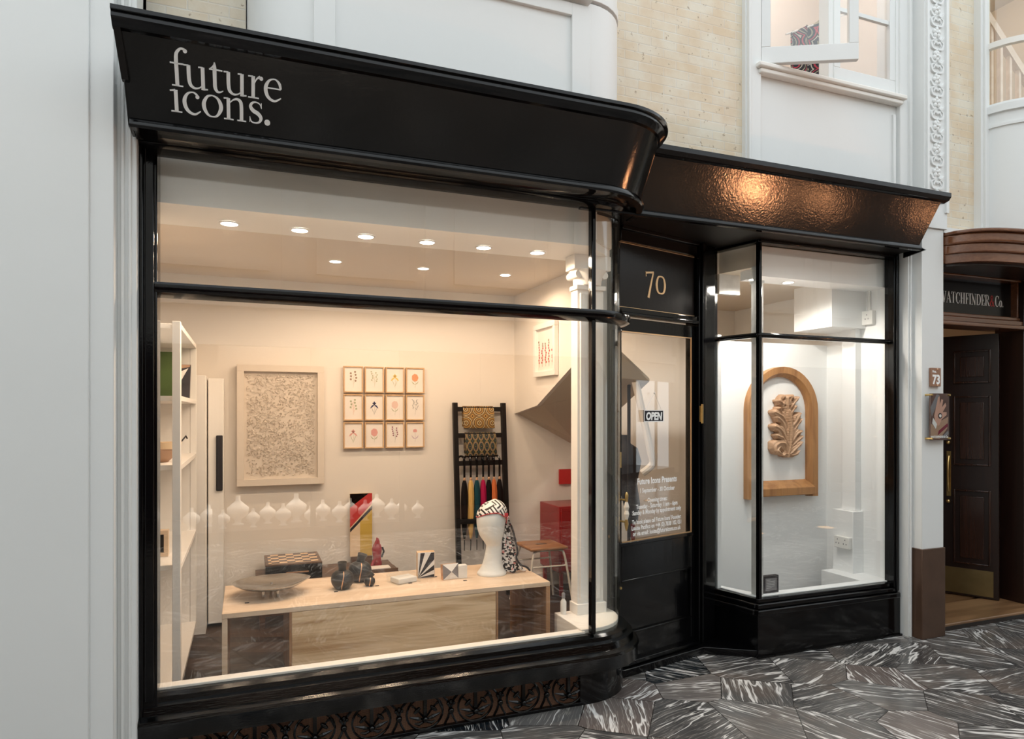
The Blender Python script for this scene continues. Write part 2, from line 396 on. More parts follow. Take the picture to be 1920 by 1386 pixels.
# floors and ceilings
struct('floor', MB().box(-7, 15, -2.4, 5.6, -.1, 0), 'marble_paving', 'polished grey and black marble paving with white veins in the arcade', flat=True)
plan = [(-.62,3.17),(1.70,3.17)] + [(1.70+.26*math.sin(a*PI/12), 3.43-.26*math.cos(a*PI/12)) for a in range(1,7)] + [dp(-.66,-.04), dp(.16,-.04), (2.90,3.68), (2.97,3.40), (4.16,3.40), (4.16,5.1), (-.62,5.1)]
cplan = [(-.62,3.24),(1.74,3.24),(1.92,3.36),(1.95,3.50), dp(-.64,-.06), dp(.16,-.06), (2.93,3.70), (3.0,3.44), (4.16,3.44), (4.16,5.1), (-.62,5.1)]
struct('floor_interior', MB().prism(plan, .004, .12), 'dark_boards', 'dark brown timber floorboards inside the shop', flat=True)
struct('ceiling', MB().prism(cplan, 2.43, 2.62), 'ceiling_paint', 'beige painted ceiling inside the shop', flat=True)
struct('trim_1', MB().prism([(-.6,3.20),(1.70,3.20),(1.93,3.40),(1.93,3.56),(-.6,3.56)], 2.39, 2.432).box(-.6, 1.74, 3.20, 3.238, 2.432, 2.60), 'white_cream', 'white soffit strip with six lamps above the main window display')
struct('trim_2', MB().box(3.02, 4.13, 3.42, 3.60, 2.37, 2.56).box(4.03-.22, 4.13, 3.60, 3.95, 2.11, 2.43), 'white_bay', 'white boxed soffit above the right display bay')
struct('wall_back', MB().box(-.72, 4.2, 5.0, 5.1, 0, 2.62), 'wall_inside', 'warm beige back wall of the shop with pictures', flat=True)
struct('wall_left', MB().box(-.72, -.60, 3.16, 5.1, 0, 2.56), 'white_inside', 'white side wall behind the shelf unit', flat=True)
struct('wall_right', MB().box(4.13, 4.20, 3.40, 5.1, 0, 2.60), 'white_bay', 'white side wall of the right display bay', flat=True)
struct('baseboard_back', MB().box(-.1, 4.13, 4.985, 5.0, .12, .22), 'white_inside', 'white skirting along the back wall')
struct('partition_bay', MB().box(2.90, 4.13, 3.95, 3.99, .12, 2.02).box(2.885, 2.915, 3.66, 3.95, .12, 2.02), 'white_bay', 'white display panel behind the carved oak arch')
# stair seen inside: white side panel and its grey soffit
mb = MB()
mb.extr([(1.98,5.0,1.50),(1.98,4.55,1.56),(1.98,4.0,1.80),(1.98,3.7,2.02),(1.98,3.7,2.43),(1.98,5.0,2.43)], (.03,0,0))
struct('wall_stair', mb, 'wall_inside', 'beige stair side panel that carries a framed print', flat=True)
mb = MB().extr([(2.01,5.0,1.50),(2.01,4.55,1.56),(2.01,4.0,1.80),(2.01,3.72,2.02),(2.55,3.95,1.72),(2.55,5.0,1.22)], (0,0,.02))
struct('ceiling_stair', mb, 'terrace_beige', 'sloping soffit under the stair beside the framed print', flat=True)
# window bed of the main window
mb = MB().box(-.6, 1.65, 3.16, 3.215, .12, .362)
arcp = [(1.70+.262*math.sin(a*PI/16), 3.43-.262*math.cos(a*PI/16)) for a in range(9)]
mb.prism([(1.63,3.168)] + arcp + [(1.962,3.50),(1.63,3.50)], .12, .372)
struct('trim_3', mb, 'white_cream', 'white inner sill and window bed of the main window', bevel=.003)
# fluted white column and pilaster inside the curved corner
mb = MB().box(1.735, 1.90, 3.42, 3.50, .372, 2.22)
for x in (1.75, 1.80, 1.85): mb.box(x, x+.025, 3.408, 3.42, .45, 2.18)
mb.box(1.90, 1.975, 3.475, 3.50, .372, 2.43)
mb.box(1.725, 1.91, 3.40, 3.50, .372, .43).box(1.725, 1.91, 3.405, 3.50, 2.20, 2.225).box(1.70, 1.93, 3.385, 3.50, 2.31, 2.39)
mb.lathe([(.075,0),(.08,.01),(.082,.03),(.095,.06),(.11,.085)], (1.818,3.46,2.225), 16)
for x in (1.735, 1.90): mb.tube([(x,3.40,2.285),(x,3.52,2.285)], .022, 12)
struct('trim_4', mb, 'white_inside', 'white pilaster with scrolled capital inside the curved window corner', bevel=.002)
struct('trim_5', MB().box(-.46,-.345, 3.19, 3.24, .362, 2.43), 'white_inside', 'white inner lining post at the left window edge')
# --- outside walls
yb = 3.30
struct('wall_front', MB().box(-.62, 2.82, yb, yb+.12, 2.64, 7.2), 'cream_brick', 'cream glazed brick wall above the black fascia', flat=True)
struct('wall_front_right', MB().box(4.30, 4.95, yb-.03, yb+.12, 2.70, 7.2), 'cream_brick', 'narrow strip of cream brick beside the carved pilaster', flat=True)
mb = MB().box(-3.2, -.548, 2.95, 3.4, 0, 7.2).box(-.55, -.468, 2.962, 3.4, 0, 7.2)
mb.box(-.470, -.40, 3.03, 3.4, 0, 7.2).box(-.455, -.442, 3.015, 3.04, 0, 7.2).box(-.43, -.418, 3.018, 3.04, 0, 7.2)
mb.box(-.62, -.40, 3.2, 3.42, 0, 7.2)
struct('trim_6', mb, 'white_paint', 'tall white painted pier at the left of the shop', bevel=.004)
# white bow above the main fascia
mb = MB()
def bow_path(o=0):
    p = [(-.0-o, 3.3), (.0-o, 3.22)]
    for k in range(9):
        a = PI/2*k/8; p.append((.24 - (.24+o)*math.cos(a), 3.27 - (.24+o)*math.sin(a) + .0))
    p.append((1.62, 3.03-o))
    for k in range(1, 9):
        a = PI/2*k/8; p.append((1.62 + (.25+o)*math.sin(a), 3.28 - (.25+o)*math.cos(a)))
    p.append((1.87+o, 3.31)); return p
mb.prism(bow_path(), 2.60, 3.56)
mb.box(.25,1.60,2.955,3.04,3.575,3.63).box(.27,1.60,2.98,3.04,3.545,3.575)
mb.prism(bow_path(.006), 3.575, 3.63)
for x0, x1 in ((.27,.36),(1.50,1.60)): mb.box(x0, x1, 3.012, 3.035, 2.6, 3.53)
mb.box(.36, 1.5, 3.012, 3.035, 3.47, 3.53)
mb.prism(bow_path(), 3.62, 7.2)
struct('wall_bow', mb, 'white_paint', 'white painted bow with rounded corners above the main fascia', bevel=.004)
# white surround of the upper window
mb = MB()
mb.box(2.78, 2.90, 3.27, 3.45, 2.60, 7.2).box(4.06, 4.20, 3.27, 3.45, 2.60, 7.2).box(2.90, 4.06, 3.30, 3.45, 2.60, 3.60)
mb.box(2.90, 4.06, 3.27, 3.45, 5.1, 7.2)
mb.box(2.90, 4.06, 3.27, 3.32, 2.60, 2.82).box(2.79, 2.81, 3.25, 3.30, 2.6, 7.2).box(4.02, 4.045, 3.285, 3.31, 2.8, 3.5).box(4.13, 4.15, 3.25, 3.28, 2.6, 7.2)
struct('wall_upper', mb, 'white_paint', 'white panelled wall around the upper casement window', bevel=.004)
# carved pilaster
mb = MB().box(4.18, 4.31, 3.19, 3.42, 2.742, 7.2).box(4.3101, 4.40, 3.19, 3.42, 2.742, 7.2)
mb.box(4.195, 4.215, 3.175, 3.2, 2.85, 7.2).box(4.375, 4.40, 3.175, 3.2, 2.85, 7.2)
z = 2.96; mp = lambda cx, cz: (lambda u, v, h: (cx+u, 3.19-h, cz+v))
k = 0
while z < 4.6:
    q = mp(4.295, z)
    for j in range(5):
        a = 2*PI*j/5 + k*.4; mb.ball((4.295+.022*math.cos(a), 3.186, z+.022*math.sin(a)), .016, (1,.55,1), 6)
    mb.ball((4.295, 3.182, z), .011, (1,.9,1), 6)
    for sg in (-1, 1):
        mb.ribbon([(sg*.01,.04,.008),(sg*.045,.05,.014),(sg*.055,.085,.010),(sg*.03,.10,.006)], q, .012)
        mb.ribbon([(sg*.012,-.04,.008),(sg*.04,-.045,.012),(sg*.062,-.02,.008)], q, .012)
        mb.ribbon([(0,.075,.010),(sg*.02,.09,.012),(sg*.035,.065,.006)], q, .012)
    z += .155; k += 1
struct('trim_7', mb, 'white_paint', 'white pilaster carved with a rope of rosettes', bevel=0)
# lower white piers right of the shop
mb = MB().box(4.138, 4.1795, 3.272, 3.5, 0, 2.60).box(4.150, 4.162, 3.262, 3.2719, 0, 2.59).box(4.18, 4.385, 3.205, 3.9, 0, 2.74)
struct('trim_8', mb, 'white_paint', 'white painted pier between the two shop doors', bevel=.003)
pb = MB().box(4.172, 4.392, 3.196, 3.60, .0, .60)
struct('trim_9', pb, 'bronze_block', 'brown bronze plinth cladding at the foot of the white pier', bevel=.004)

# ------------------------------------------------------------------ main fascia
fs = thing('shop_fascia', (.6, 2.9, 2.58), 'long black gloss fascia with rounded right end over the main window', 'shop sign')
def fprof(t, out=0): # a point on the fascia face, t 0 bottom .. 1 top
    return (2.90 - .22*t - out, 2.586 + .274*t)
mb = MB()
sweep(mb, [(2.90,2.586,1.60,.38),(2.68,2.86,1.60,.35),(2.72,2.875,1.60,.32),(3.0,2.875,1.55,.1),(3.0,2.60,1.55,.2)], -.405, 3.29)
mb.build('fascia_board', 'black_fascia', fs)
mb = MB()
sweep(mb, [(2.915,2.572,1.60,.37),(2.880,2.572,1.60,.398),(2.872,2.580,1.60,.405),(2.872,2.588,1.60,.405),(2.878,2.602,1.60,.40),(2.915,2.608,1.60,.37)], -.405, 3.29)
mb.build('lower_bead', 'black_gloss', fs)
mb = MB()
sweep(mb, [(2.70,2.835,1.60,.335),(2.682,2.838,1.60,.352),(2.664,2.856,1.60,.37),(2.655,2.862,1.60,.378),(2.655,2.876,1.60,.378),(2.642,2.880,1.60,.39),(2.642,2.894,1.60,.39),(2.74,2.894,1.60,.31),(2.74,2.86,1.60,.31)], -.43, 3.29)
mb.build('cornice', 'black_gloss', fs)
mb = MB().extr([(-.43,2.665,2.865),(-.43,2.70,2.865),(-.415,2.80,2.70),(-.415,2.775,2.70)], (.022,0,0))
mb.extr([(-.412,2.69,2.86),(-.412,3.02,2.86),(-.412,3.02,2.586),(-.412,2.905,2.586)], (.01,0,0))
mb.build('end_bracket', 'black_gloss', fs)
mb = MB()   # soffit and stepped mouldings down to the window head
sweep(mb, [(2.915,2.600,1.62,.36),(2.915,2.584,1.62,.36),(3.00,2.590,1.66,.30),(3.02,2.580,1.66,.30),(3.06,2.588,1.67,.29),(3.08,2.574,1.67,.29),(3.18,2.574,1.69,.25),(3.18,2.610,1.69,.25)], -.40, 3.36)
mb.build('soffit_moulding', 'black_gloss', fs)
# lettering in relief: every letter is drawn as strokes
T = .155; t_ = .045; sf = .05
def serif_b(x, w=.40): return [(x-w/2,.022,sf),(x+w/2,.022,sf)]
GL = {
 'f': (.56, [[(.26,0,T),(.26,.5,T),(.26,1.15,T),(.30,1.42,T*.85),(.46,1.60,.09),(.62,1.585,.10)], serif_b(.27,.46), [(.0,.965,.055),(.56,.965,.055)]], [(.64,1.53,.085)]),
 'u': (1.10,[[(.22,.97,T),(.22,.45,T),(.27,.16,T*.9),(.43,.03,.085),(.62,.06,.05),(.80,.2,.045)], [(.80,.97,T),(.80,.0,T)], [(.02,.955,sf),(.22,.965,sf)], [(.62,.955,sf),(.80,.965,sf)], [(.80,.03,.07),(1.0,.05,.045)]], []),
 't': (.64, [[(.25,1.27,.05),(.25,1.0,T),(.25,.5,T),(.26,.2,T),(.34,.04,.11),(.46,.02,.06),(.60,.10,.03)], [(.02,.965,.055),(.58,.965,.055)], [(.06,.98,.03),(.19,1.10,.06),(.26,1.25,.03)]], []),
 'r': (.72, [[(.24,.97,T),(.24,0,T)], serif_b(.26,.48), [(.02,.95,sf),(.24,.965,sf)], [(.30,.68,.04),(.40,.88,.06),(.55,.985,.12)]], [(.59,.915,.085)]),
 'e': (.90, [[(.16,.57,.05),(.78,.57,.05)], [(.77,.58,.10),(.72,.80,.12),(.58,.955,.07),(.44,.98,.045),(.26,.90,.09),(.13,.68,.15),(.11,.45,.165),(.19,.20,.15),(.36,.045,.11),(.56,.02,.08),(.80,.18,.04)]], []),
 'i': (.50, [[(.24,.97,T),(.24,0,T)], serif_b(.24,.46), [(.0,.92,.05),(.22,.97,.07)]], []),
 'c': (.86, [[(.66,.86,.08),(.56,.955,.07),(.44,.98,.045),(.26,.90,.09),(.13,.68,.15),(.11,.45,.165),(.19,.20,.15),(.36,.045,.11),(.56,.02,.08),(.78,.18,.04)]], [(.66,.80,.085)]),
 'o': (.98, [[(.47,.98,.04),(.27,.91,.09),(.13,.68,.15),(.10,.49,.17),(.15,.27,.15),(.29,.07,.09),(.47,.02,.04),(.65,.08,.09),(.79,.30,.15),(.84,.50,.17),(.79,.72,.15),(.66,.90,.09),(.47,.98,.04)]], []),
 'n': (1.12,[[(.22,.97,T),(.22,0,T)], serif_b(.23,.42), [(.02,.95,sf),(.22,.965,sf)], [(.27,.76,.04),(.40,.90,.05),(.58,.985,.09),(.74,.90,T*.9),(.79,.65,T),(.79,.0,T)], serif_b(.80,.40)], []),
 's': (.74, [[(.60,.74,.03),(.54,.90,.045),(.38,.98,.05),(.20,.93,.09),(.12,.76,.14),(.24,.58,.17),(.46,.46,.17),(.59,.28,.15),(.52,.09,.09),(.34,.02,.05),(.16,.07,.05),(.09,.28,.03)], [(.61,.72,.03),(.60,.96,.03)], [(.09,.28,.03),(.09,.04,.03)]], []),
 '.': (.4,  [], [(.17,.115,.135)]),
}
def letter(mb, ch, mp, th, m=0):
    w, st, ds = GL[ch]
    for s_ in st: mb.ribbon(s_, mp, th, m)
    for x, y, r in ds: mb.disc((x, y), r, mp, th, m)
    return w
fn = Vector((0, -.274, -.22)).normalized(); fup = Vector((0, -.22, .274)).normalized()
F0 = Vector((0, 2.90, 2.586))
def on_fascia(px, py):
    a = ray(px); P0 = Vector((0,0,CH)); d = Vector((a[0], a[1], (HY-py)/F))
    k = (F0 - P0).dot(fn) / d.dot(fn); q = P0 + d*k
    return q.x, (q - F0).dot(fup)
def fmap(x, t, s):
    return lambda u, v, h: Vector((x, 0, 0)) + F0 + Vector((u*s, 0, 0)) + fup*(t + v*s) + fn*(h - .0015)
xs, ts = on_fascia(321, 160); xe, te = on_fascia(526, 191)
xh = (xe - xs) / 4.72
for word, (x, t) in (('future', (xs, (ts+te)/2)), ('icons.', on_fascia(321, 208))):
    for ch in word:
        b = MB(); w = letter(b, ch, fmap(x, t, xh), .006)
        b.build('letter', 'white_sign', fs, angle=50); x += w*xh*(.96 if word == 'icons.' else .955)

# right fascia
fr = thing('shop_fascia', (3.0, 3.1, 2.58), 'shorter black gloss fascia over the shop door and the right bay', 'shop sign')
def strip(prof, x0, x1, xt=None):
    b = MB(); b.loft([[(x0, Y, Z) for Y, Z in prof], [(x1, Y, Z) for Y, Z in prof]]); return b
strip([(3.17,2.582),(3.00,2.855),(3.04,2.87),(3.3,2.87),(3.3,2.60)], 1.62, 4.095).build('fascia_board', 'black_fascia', fr)
strip([(3.18,2.568),(3.152,2.568),(3.146,2.576),(3.146,2.584),(3.152,2.598),(3.18,2.60)], 1.62, 4.105).build('lower_bead', 'black_gloss', fr)
strip([(3.02,2.835),(2.985,2.845),(2.97,2.865),(2.97,2.89),(3.1,2.89),(3.1,2.85)], 1.62, 4.135).build('cornice', 'black_gloss', fr)
mb = MB().prism([(1.63,3.16),(4.10,3.16),(4.10,3.42),(2.98,3.42),(2.88,3.72),(1.99,3.50),(1.92,3.30),(1.63,3.20)], 2.578, 2.605)
mb.box(2.95, 4.10, 3.33, 3.42, 2.565, 2.59)
mb.build('soffit', 'black_matt', fr)
b = MB().extr([(4.13,3.30,2.62),(4.125,3.18,2.60),(4.125,3.14,2.57),(4.125,3.3,2.55)], (.012,0,0)); b.build('end_bracket', 'black_gloss', fr)

# ------------------------------------------------------------------ main window
w1 = tag(thing('window_1', (.6, 3.15, .36), None, None), 'large main shop window with black frame and curved right corner', None, None, 'structure')
mb = MB()
mb.box(XL, -.335, 3.09, 3.20, .30, 2.60).box(-.378, -.345, 3.072, 3.1, .34, 2.60)         # left jamb
mb.box(XL-.004, XL+.012, 3.075, 3.13, .20, 2.6)
mb.build('jamb', 'black_gloss', w1, bevel=.004)
MB().box(1.668, 1.692, 3.12, 3.165, .355, 2.60).build('mullion', 'black_gloss', w1, bevel=.006)
MB().prism([(1.955,3.43),(1.99,3.41),(2.01,3.44),(1.99,3.475),(1.955,3.475)], .36, 2.60).build('corner_post', 'black_gloss', w1, bevel=.002)
mb = MB(); sweep(mb, [(3.115,1.985,1.69,.30),(3.09,1.995,1.69,.325),(3.085,2.008,1.69,.33),(3.085,2.030,1.69,.33),(3.088,2.036,1.69,.327),(3.15,2.04,1.69,.27),(3.15,1.98,1.69,.27)], -.38, 3.43)
mb.build('transom', 'black_gloss', w1)
mb = MB(); sweep(mb, [(3.12,2.575,1.69,.30),(3.12,2.60,1.69,.30),(3.18,2.60,1.69,.25),(3.18,2.575,1.69,.25)], -.38, 3.43)
mb.build('head', 'black_gloss', w1)
# stepped sill
mb = MB(); sweep(mb, [(3.17,.352,1.70,.26),(3.135,.350,1.70,.29),(3.115,.338,1.70,.305),(3.112,.318,1.70,.308),(3.085,.312,1.70,.33),(3.08,.296,1.70,.335),(3.075,.280,1.70,.335),(3.045,.270,1.70,.355),(3.04,.256,1.70,.36),(3.045,.246,1.70,.355),(3.048,.185,1.70,.355),(3.17,.185,1.70,.26)], -.41, 3.50)
mb.build('sill', 'black_sill', w1, angle=25)
MB().box(-.36, 1.68, 3.146, 3.154, .35, 1.985).build('pane', 'glass', w1, flat=True)
MB().box(-.36, 1.68, 3.146, 3.154, 2.035, 2.58).build('pane', 'glass', w1, flat=True)
for z0, z1 in ((.35,1.985),(2.035,2.58)):
    mb = MB(); rows = []
    for k in range(17):
        a = PI/2*k/16; sx_, cy_ = math.sin(a), math.cos(a)
        rows.append([(1.695+.277*sx_, 3.43-.28*cy_, z0),(1.695+.277*sx_, 3.43-.28*cy_, z1),(1.695+.271*sx_, 3.43-.274*cy_, z1),(1.695+.271*sx_, 3.43-.274*cy_, z0)])
    mb.loft(rows).build('curved_pane', 'glass_curved', w1)
# plinth with the cast-iron grille
pl = tag(thing('trim_10', (.6, 3.12, 0), None, None), 'black painted plinth with rounded end under the main window', None, None, 'structure')
mb = MB().box(-.40, 1.62, 3.145, 3.16, .0, .20)
mb.build('backing', 'grille_mesh', pl, flat=True)
mb = MB(); rows = []
P_ = [(1.60,3.12)] + [(1.66+.335*math.sin(a*PI/24), 3.455-.335*math.cos(a*PI/24)) for a in range(13)] + [(1.995,3.5),(1.60,3.5)]
MB().prism(P_, 0, .25).build('curved_end', 'black_gloss', pl)
MB().box(-.40, 1.62, 3.118, 3.15, 0, .016).box(-.40, -.37, 3.118, 3.15, 0, .2).build('rail', 'black_gloss', pl, bevel=.002)
gr = thing('ventilation_grille', (.6, 3.125, .02), 'ornamental black cast-iron grille of rings and lilies under the main window', 'grille')
yq = 3.128
def V(x, z, y=yq): return (x, y, z)
GM = {}
xc = -.215
first = None
mb = MB()
for i in range(2):
    z = .192 if i else .168
    mb.box(-.37, 1.60, 3.122, 3.134, z-.004, z+.004)
x = -.36
while x < 1.6:
    mb.box(x, x+.014, 3.12, 3.136, .168, .192); x += .042
mb.build('top_rail', 'iron_black', gr, bevel=.001)
n_units = 0
while xc < 1.60:
    mb = MB(); rr = .078; zc = .092
    mb.tube([V(xc+rr*1.12*math.cos(2*PI*k/24), zc+rr*math.sin(2*PI*k/24)) for k in range(28)], .0055, 6, loop=True)
    mb.box(xc-.008, xc+.008, 3.12, 3.136, zc-.02, .192)
    mb.ball(V(xc, zc-.028, yq-.012), .014, n=6)
    for sg in (-1, 1):
        mb.tube([V(xc, zc-.03), V(xc+sg*.03, zc+.01), V(xc+sg*.062, zc+.042)], .0045, 6)
        rot = Matrix.Rotation(-sg*math.radians(48), 3, 'Y')
        mb.ball(V(xc+sg*.040, zc+.018, yq-.008), .013, (.75,.8,1.7), 6, rot=rot)
        mb.ball(V(xc+sg*.060, zc+.040, yq-.006), .006, n=5)
        mb.tube([V(xc, zc-.035), V(xc+sg*.035, zc-.02, yq-.008), V(xc+sg*.075, zc-.012)], [.004,.009,.003], 6)
        mb.tube([V(xc, zc-.04), V(xc+sg*.03, zc-.048, yq-.006), V(xc+sg*.05, zc-.045)], [.005,.008,.003], 6)
    mb.build('ring_ornament', 'iron_black', gr)
    x2 = xc + .125
    if x2 < 1.58:
        mb = MB()
        mb.ball(V(x2, zc-.006, yq-.010), .015, n=7); mb.ball(V(x2, zc+.036, yq-.008), .009, (1,1,1.3), 6)
        for sg in (-1, 1):
            mb.ball(V(x2+sg*.014, zc+.028, yq-.008), .008, n=5)
            mb.tube([V(x2+sg*.03, .02), V(x2+sg*.012, zc-.04), V(x2, zc-.005), V(x2+sg*.015, zc+.04), V(x2+sg*.045, .165)], .006, 6)
        mb.build('boss_ornament', 'iron_black', gr)
    xc += .25

# ------------------------------------------------------------------ door recess and door
mb = MB().prism([(1.94,3.36),(2.01,3.352),(2.66,3.505),(2.93,3.33),(2.86,3.72),(1.94,3.52)], 0, .045)
struct('trim_11', mb, 'black_gloss', 'black painted doorstep in the recess', bevel=.004)
d1 = tag(thing('door_1', (*dp(-.37), 0), None, None), 'black shop door numbered 70 with glazed upper half', None, None, 'structure')
# leaf s -.70..-.002
MB().boxf(DR,-.682,-.655,-.045,0,.06,2.055).build('stile', 'black_gloss', d1, bevel=.003)
MB().boxf(DR,-.040,-.002,-.045,0,.06,2.055).build('stile', 'black_gloss', d1, bevel=.003)
MB().boxf(DR,-.655,-.040,-.045,0,1.975,2.055).build('top_rail', 'black_gloss', d1, bevel=.003)
mb = MB().boxf(DR,-.655,-.040,-.045,0,.535,.745).boxf(DR,-.655,-.04,-.045,0,.06,.225)
mb.boxf(DR,-.655,-.04,-.04,-.012,.225,.535)
mb.boxf(DR,-.655,-.04,-.012,.006,.527,.539).boxf(DR,-.655,-.04,-.012,.006,.221,.233).boxf(DR,-.048,-.038,-.012,.006,.225,.535)
mb.boxf(DR,-.675,-.03,0,.012,.735,.757)
mb.build('lower_panel', 'black_gloss', d1, bevel=.003)
mb = MB().boxf(DR,-.655,-.045,-.002,.004,.757,.763).boxf(DR,-.045,-.039,-.002,.004,.757,1.98).boxf(DR,-.655,-.045,-.002,.003,1.972,1.978)
mb.build('glazing_bead', 'gold', d1)
MB().boxf(DR,-.655,-.040,-.022,-.016,.75,1.98).build('pane', 'glass', d1, flat=True)
mb = MB().boxf(DR,-.66,0.0,0,.03,.05,.075); mb.build('weather_bar', 'black_gloss', d1, bevel=.003)
# frame and transom light
mb = MB().boxf(DR,.002,.075,-.08,.03,.045,2.58).boxf(DR,.02,.05,.03,.045,.045,2.58).boxf(DR,.075,.19,-.08,.01,.045,2.58)
mb.boxf(DR,-.70,-.684,-.06,.01,.045,2.58)
mb.build('frame', 'black_gloss', d1, bevel=.004)
mb = MB().boxf(DR,-.68,.0,-.06,.035,2.062,2.082).boxf(DR,-.68,.0,-.06,.02,2.082,2.112)
mb.boxf(DR,-.68,.0,-.06,.02,2.49,2.58).boxf(DR,-.68,0,.02,.035,2.555,2.58)
mb.build('transom', 'black_gloss', d1, bevel=.004)
tp = MB().boxf(DR,-.69,-.012,-.03,0,2.112,2.49).build('number_panel', 'black_panel', d1)
MB().boxf(DR,-.69,-.012,0,.004,2.112,2.117).boxf(DR,-.69,-.012,0,.003,2.484,2.488).build('gold_line', 'gold', d1)
def dmap(s0, z0, sc=1.0, o=.0):
    return lambda u, v, h: (*dp(s0+u*sc, o+h), z0+v*sc)
mb = MB(); q = dmap(-.455, 2.232, .105)
mb.ribbon([(.0,1.05,.12),(.30,1.10,.10),(.66,1.14,.12)], dmap(-.455,2.225,.105), .002)
mb.ribbon([(.0,1.14,.03),(.02,.85,.05)], dmap(-.455,2.225,.105), .002)
mb.ribbon([(.62,1.12,.10),(.42,.45,.13),(.22,-.33,.16)], dmap(-.455,2.225,.105), .002)
mb.ribbon([(1.25,.98,.07),(1.02,.90,.12),(.90,.50,.17),(1.00,.10,.13),(1.25,.0,.07),(1.50,.10,.13),(1.60,.50,.17),(1.48,.90,.12),(1.25,.98,.07)], dmap(-.455,2.225,.105), .002)
mb.build('number', 'gold', tp)
# lettering on the glass
mb = MB()
def dtext(body, s, z, size, bold=.012, xs=.8): mb.text(body, size, (lambda u, v, h: (*dp(s+u, -.0155+h), z+v)), .0006, 'CENTER', xs, size*bold)
sc_ = -.335
dtext('Future Icons Presents', sc_, 1.083, .050, .03)
dtext('1 September - 30 October', sc_, 1.032, .036, .025)
dtext('Opening times:', sc_, .972, .036, .025)
dtext('Tuesday - Saturday 11am - 6pm', sc_, .938, .036, .025)
dtext('Sunday & Monday by appointment only', sc_, .904, .036, .025, .76)
dtext("To book please call Future Icons' Founder:", sc_, .850, .036, .025, .70)
dtext('Louisa Pacifico on +44 (0) 7838 102 031', sc_, .816, .036, .025, .76)
dtext('or via email: louisa@futureicons.co.uk', sc_, .782, .036, .025, .76)
mb.build('lettering', 'white_sign', d1, flat=True, recalc=False)
# pull handle of brass and cut glass
h = MB(); hx = -.668
def dq(s, z, o): return (*dp(s, o), z)
h.tube([dq(hx,1.055,.05),dq(hx,1.04,.05),dq(hx,1.00,.05)], [.004,.011,.008], 10)
h.tube([dq(hx,.90,.05),dq(hx,.875,.05),dq(hx,.85,.05),dq(hx,.835,.05)], [.008,.012,.008,.003], 10)
h.tube([dq(hx-.005,1.01,.0),dq(hx,1.01,.05)], .006, 8); h.tube([dq(hx-.005,.885,.0),dq(hx,.885,.05)], .006, 8)
h.boxf(DR,hx-.035,hx-.008,.0,.004,.985,1.035).boxf(DR,hx-.035,hx-.008,.0,.004,.86,.91)
hd = h.build('handle', 'brass', d1)
MB().tube([dq(hx,1.0,.05),dq(hx,.97,.05),dq(hx,.95,.05),dq(hx,.93,.05),dq(hx,.90,.05)], [.008,.016,.011,.016,.008], 7).build('glass_grip', 'stool_metal', hd, flat=True)
MB().boxf(DR,-.677,-.662,0,.006,1.19,1.28).build('lock_plate', 'brass', d1, bevel=.002)
MB().boxf(DR,.004,.02,.03,.042,1.45,1.55).tube([dq(.012,1.44,.045),dq(.012,1.56,.045)], .007, 8).build('hinge', 'brass', d1)
for z in (.5, .32): MB().tube([dq(-.668,z,0),dq(-.668,z,.008)], .008, 10).build('lock_plate', 'brass', d1)

# open sign hanging behind the glass
og = thing('open_sign', (*dp(-.385, 0), 1.48), 'small black OPEN board hanging by a string on the door glass', 'sign')
fo = ((dp(-.475,0)[0], dp(-.475,0)[1]), DR[1])
bo_ = MB().boxf(fo,0,.172,.0,.004,1.452,1.522).build('board', 'a_black', og)
b = MB()
for a in ((0,.172,.0,.004),): pass
b.boxf(fo,0,.172,.004,.006,1.452,1.456).boxf(fo,0,.172,.004,.006,1.518,1.522).boxf(fo,0,.004,.004,.006,1.452,1.522).boxf(fo,.168,.172,.004,.006,1.452,1.522)
b.text('OPEN', .062, lambda u, v, h: (*dp(-.389+u, .004+h), 1.465+v), .002, 'CENTER', .86, .0025, shear=.12)
b.build('lettering', 'white_sign', bo_, flat=True, recalc=False)
MB().tube([(*dp(-.462,.004),1.52),(*dp(-.385,.005),1.622),(*dp(-.318,.004),1.52)], .0013, 6).build('string', 'white_sign', og)
MB().ball((*dp(-.385,.006),1.624), .006, n=6).build('hook', 'plastic_white', og)

# ------------------------------------------------------------------ right bay window
w2 = tag(thing('window_2', (3.5, 3.38, .36), None, None), 'right display window with black frame and angled left side', None, None, 'structure')
A = (2.965, 3.37); B = (2.872, 3.70)
L = math.hypot(B[0]-A[0], B[1]-A[1]); SD = (B, ((A[0]-B[0])/L, (A[1]-B[1])/L))
def both(z0, z1, out, inn, name, bev=.004):
    m_ = MB().box(A[0]-out*.8, 4.125, 3.37-out, 3.37+inn, z0, z1)
    m_.boxf(SD, -.01, L+.005, -inn, out, z0, z1); return m_.build(name, 'black_gloss', w2, bevel=bev)
both(1.975, 2.005, .008, .02, 'transom')
both(1.982, 1.998, .022, .0, 'transom', .006)
both(2.56, 2.60, .03, .03, 'head')
mb = MB().box(2.957, 2.977, 3.350, 3.385, .35, 2.58); mb.build('corner_post', 'black_gloss', w2, bevel=.005)
MB().box(4.085, 4.135, 3.335, 3.41, .30, 2.60).box(4.095, 4.115, 3.322, 3.34, .3, 2.60).build('jamb', 'black_gloss', w2, bevel=.004)
MB().boxf(SD, -.03, .022, -.03, .02, .35, 2.60).build('jamb', 'black_gloss', w2, bevel=.004)
both(.325, .352, .018, .03, 'sill'); both(.292, .325, .04, .03, 'sill', .008); both(.255, .292, .055, .0, 'sill', .008)
mb = MB().prism([(2.925,3.325),(4.13,3.325),(4.13,3.40),(2.97,3.42),(2.90,3.71),(2.83,3.71)], 0, .26); mb.build('plinth', 'black_gloss', w2, bevel=.003)
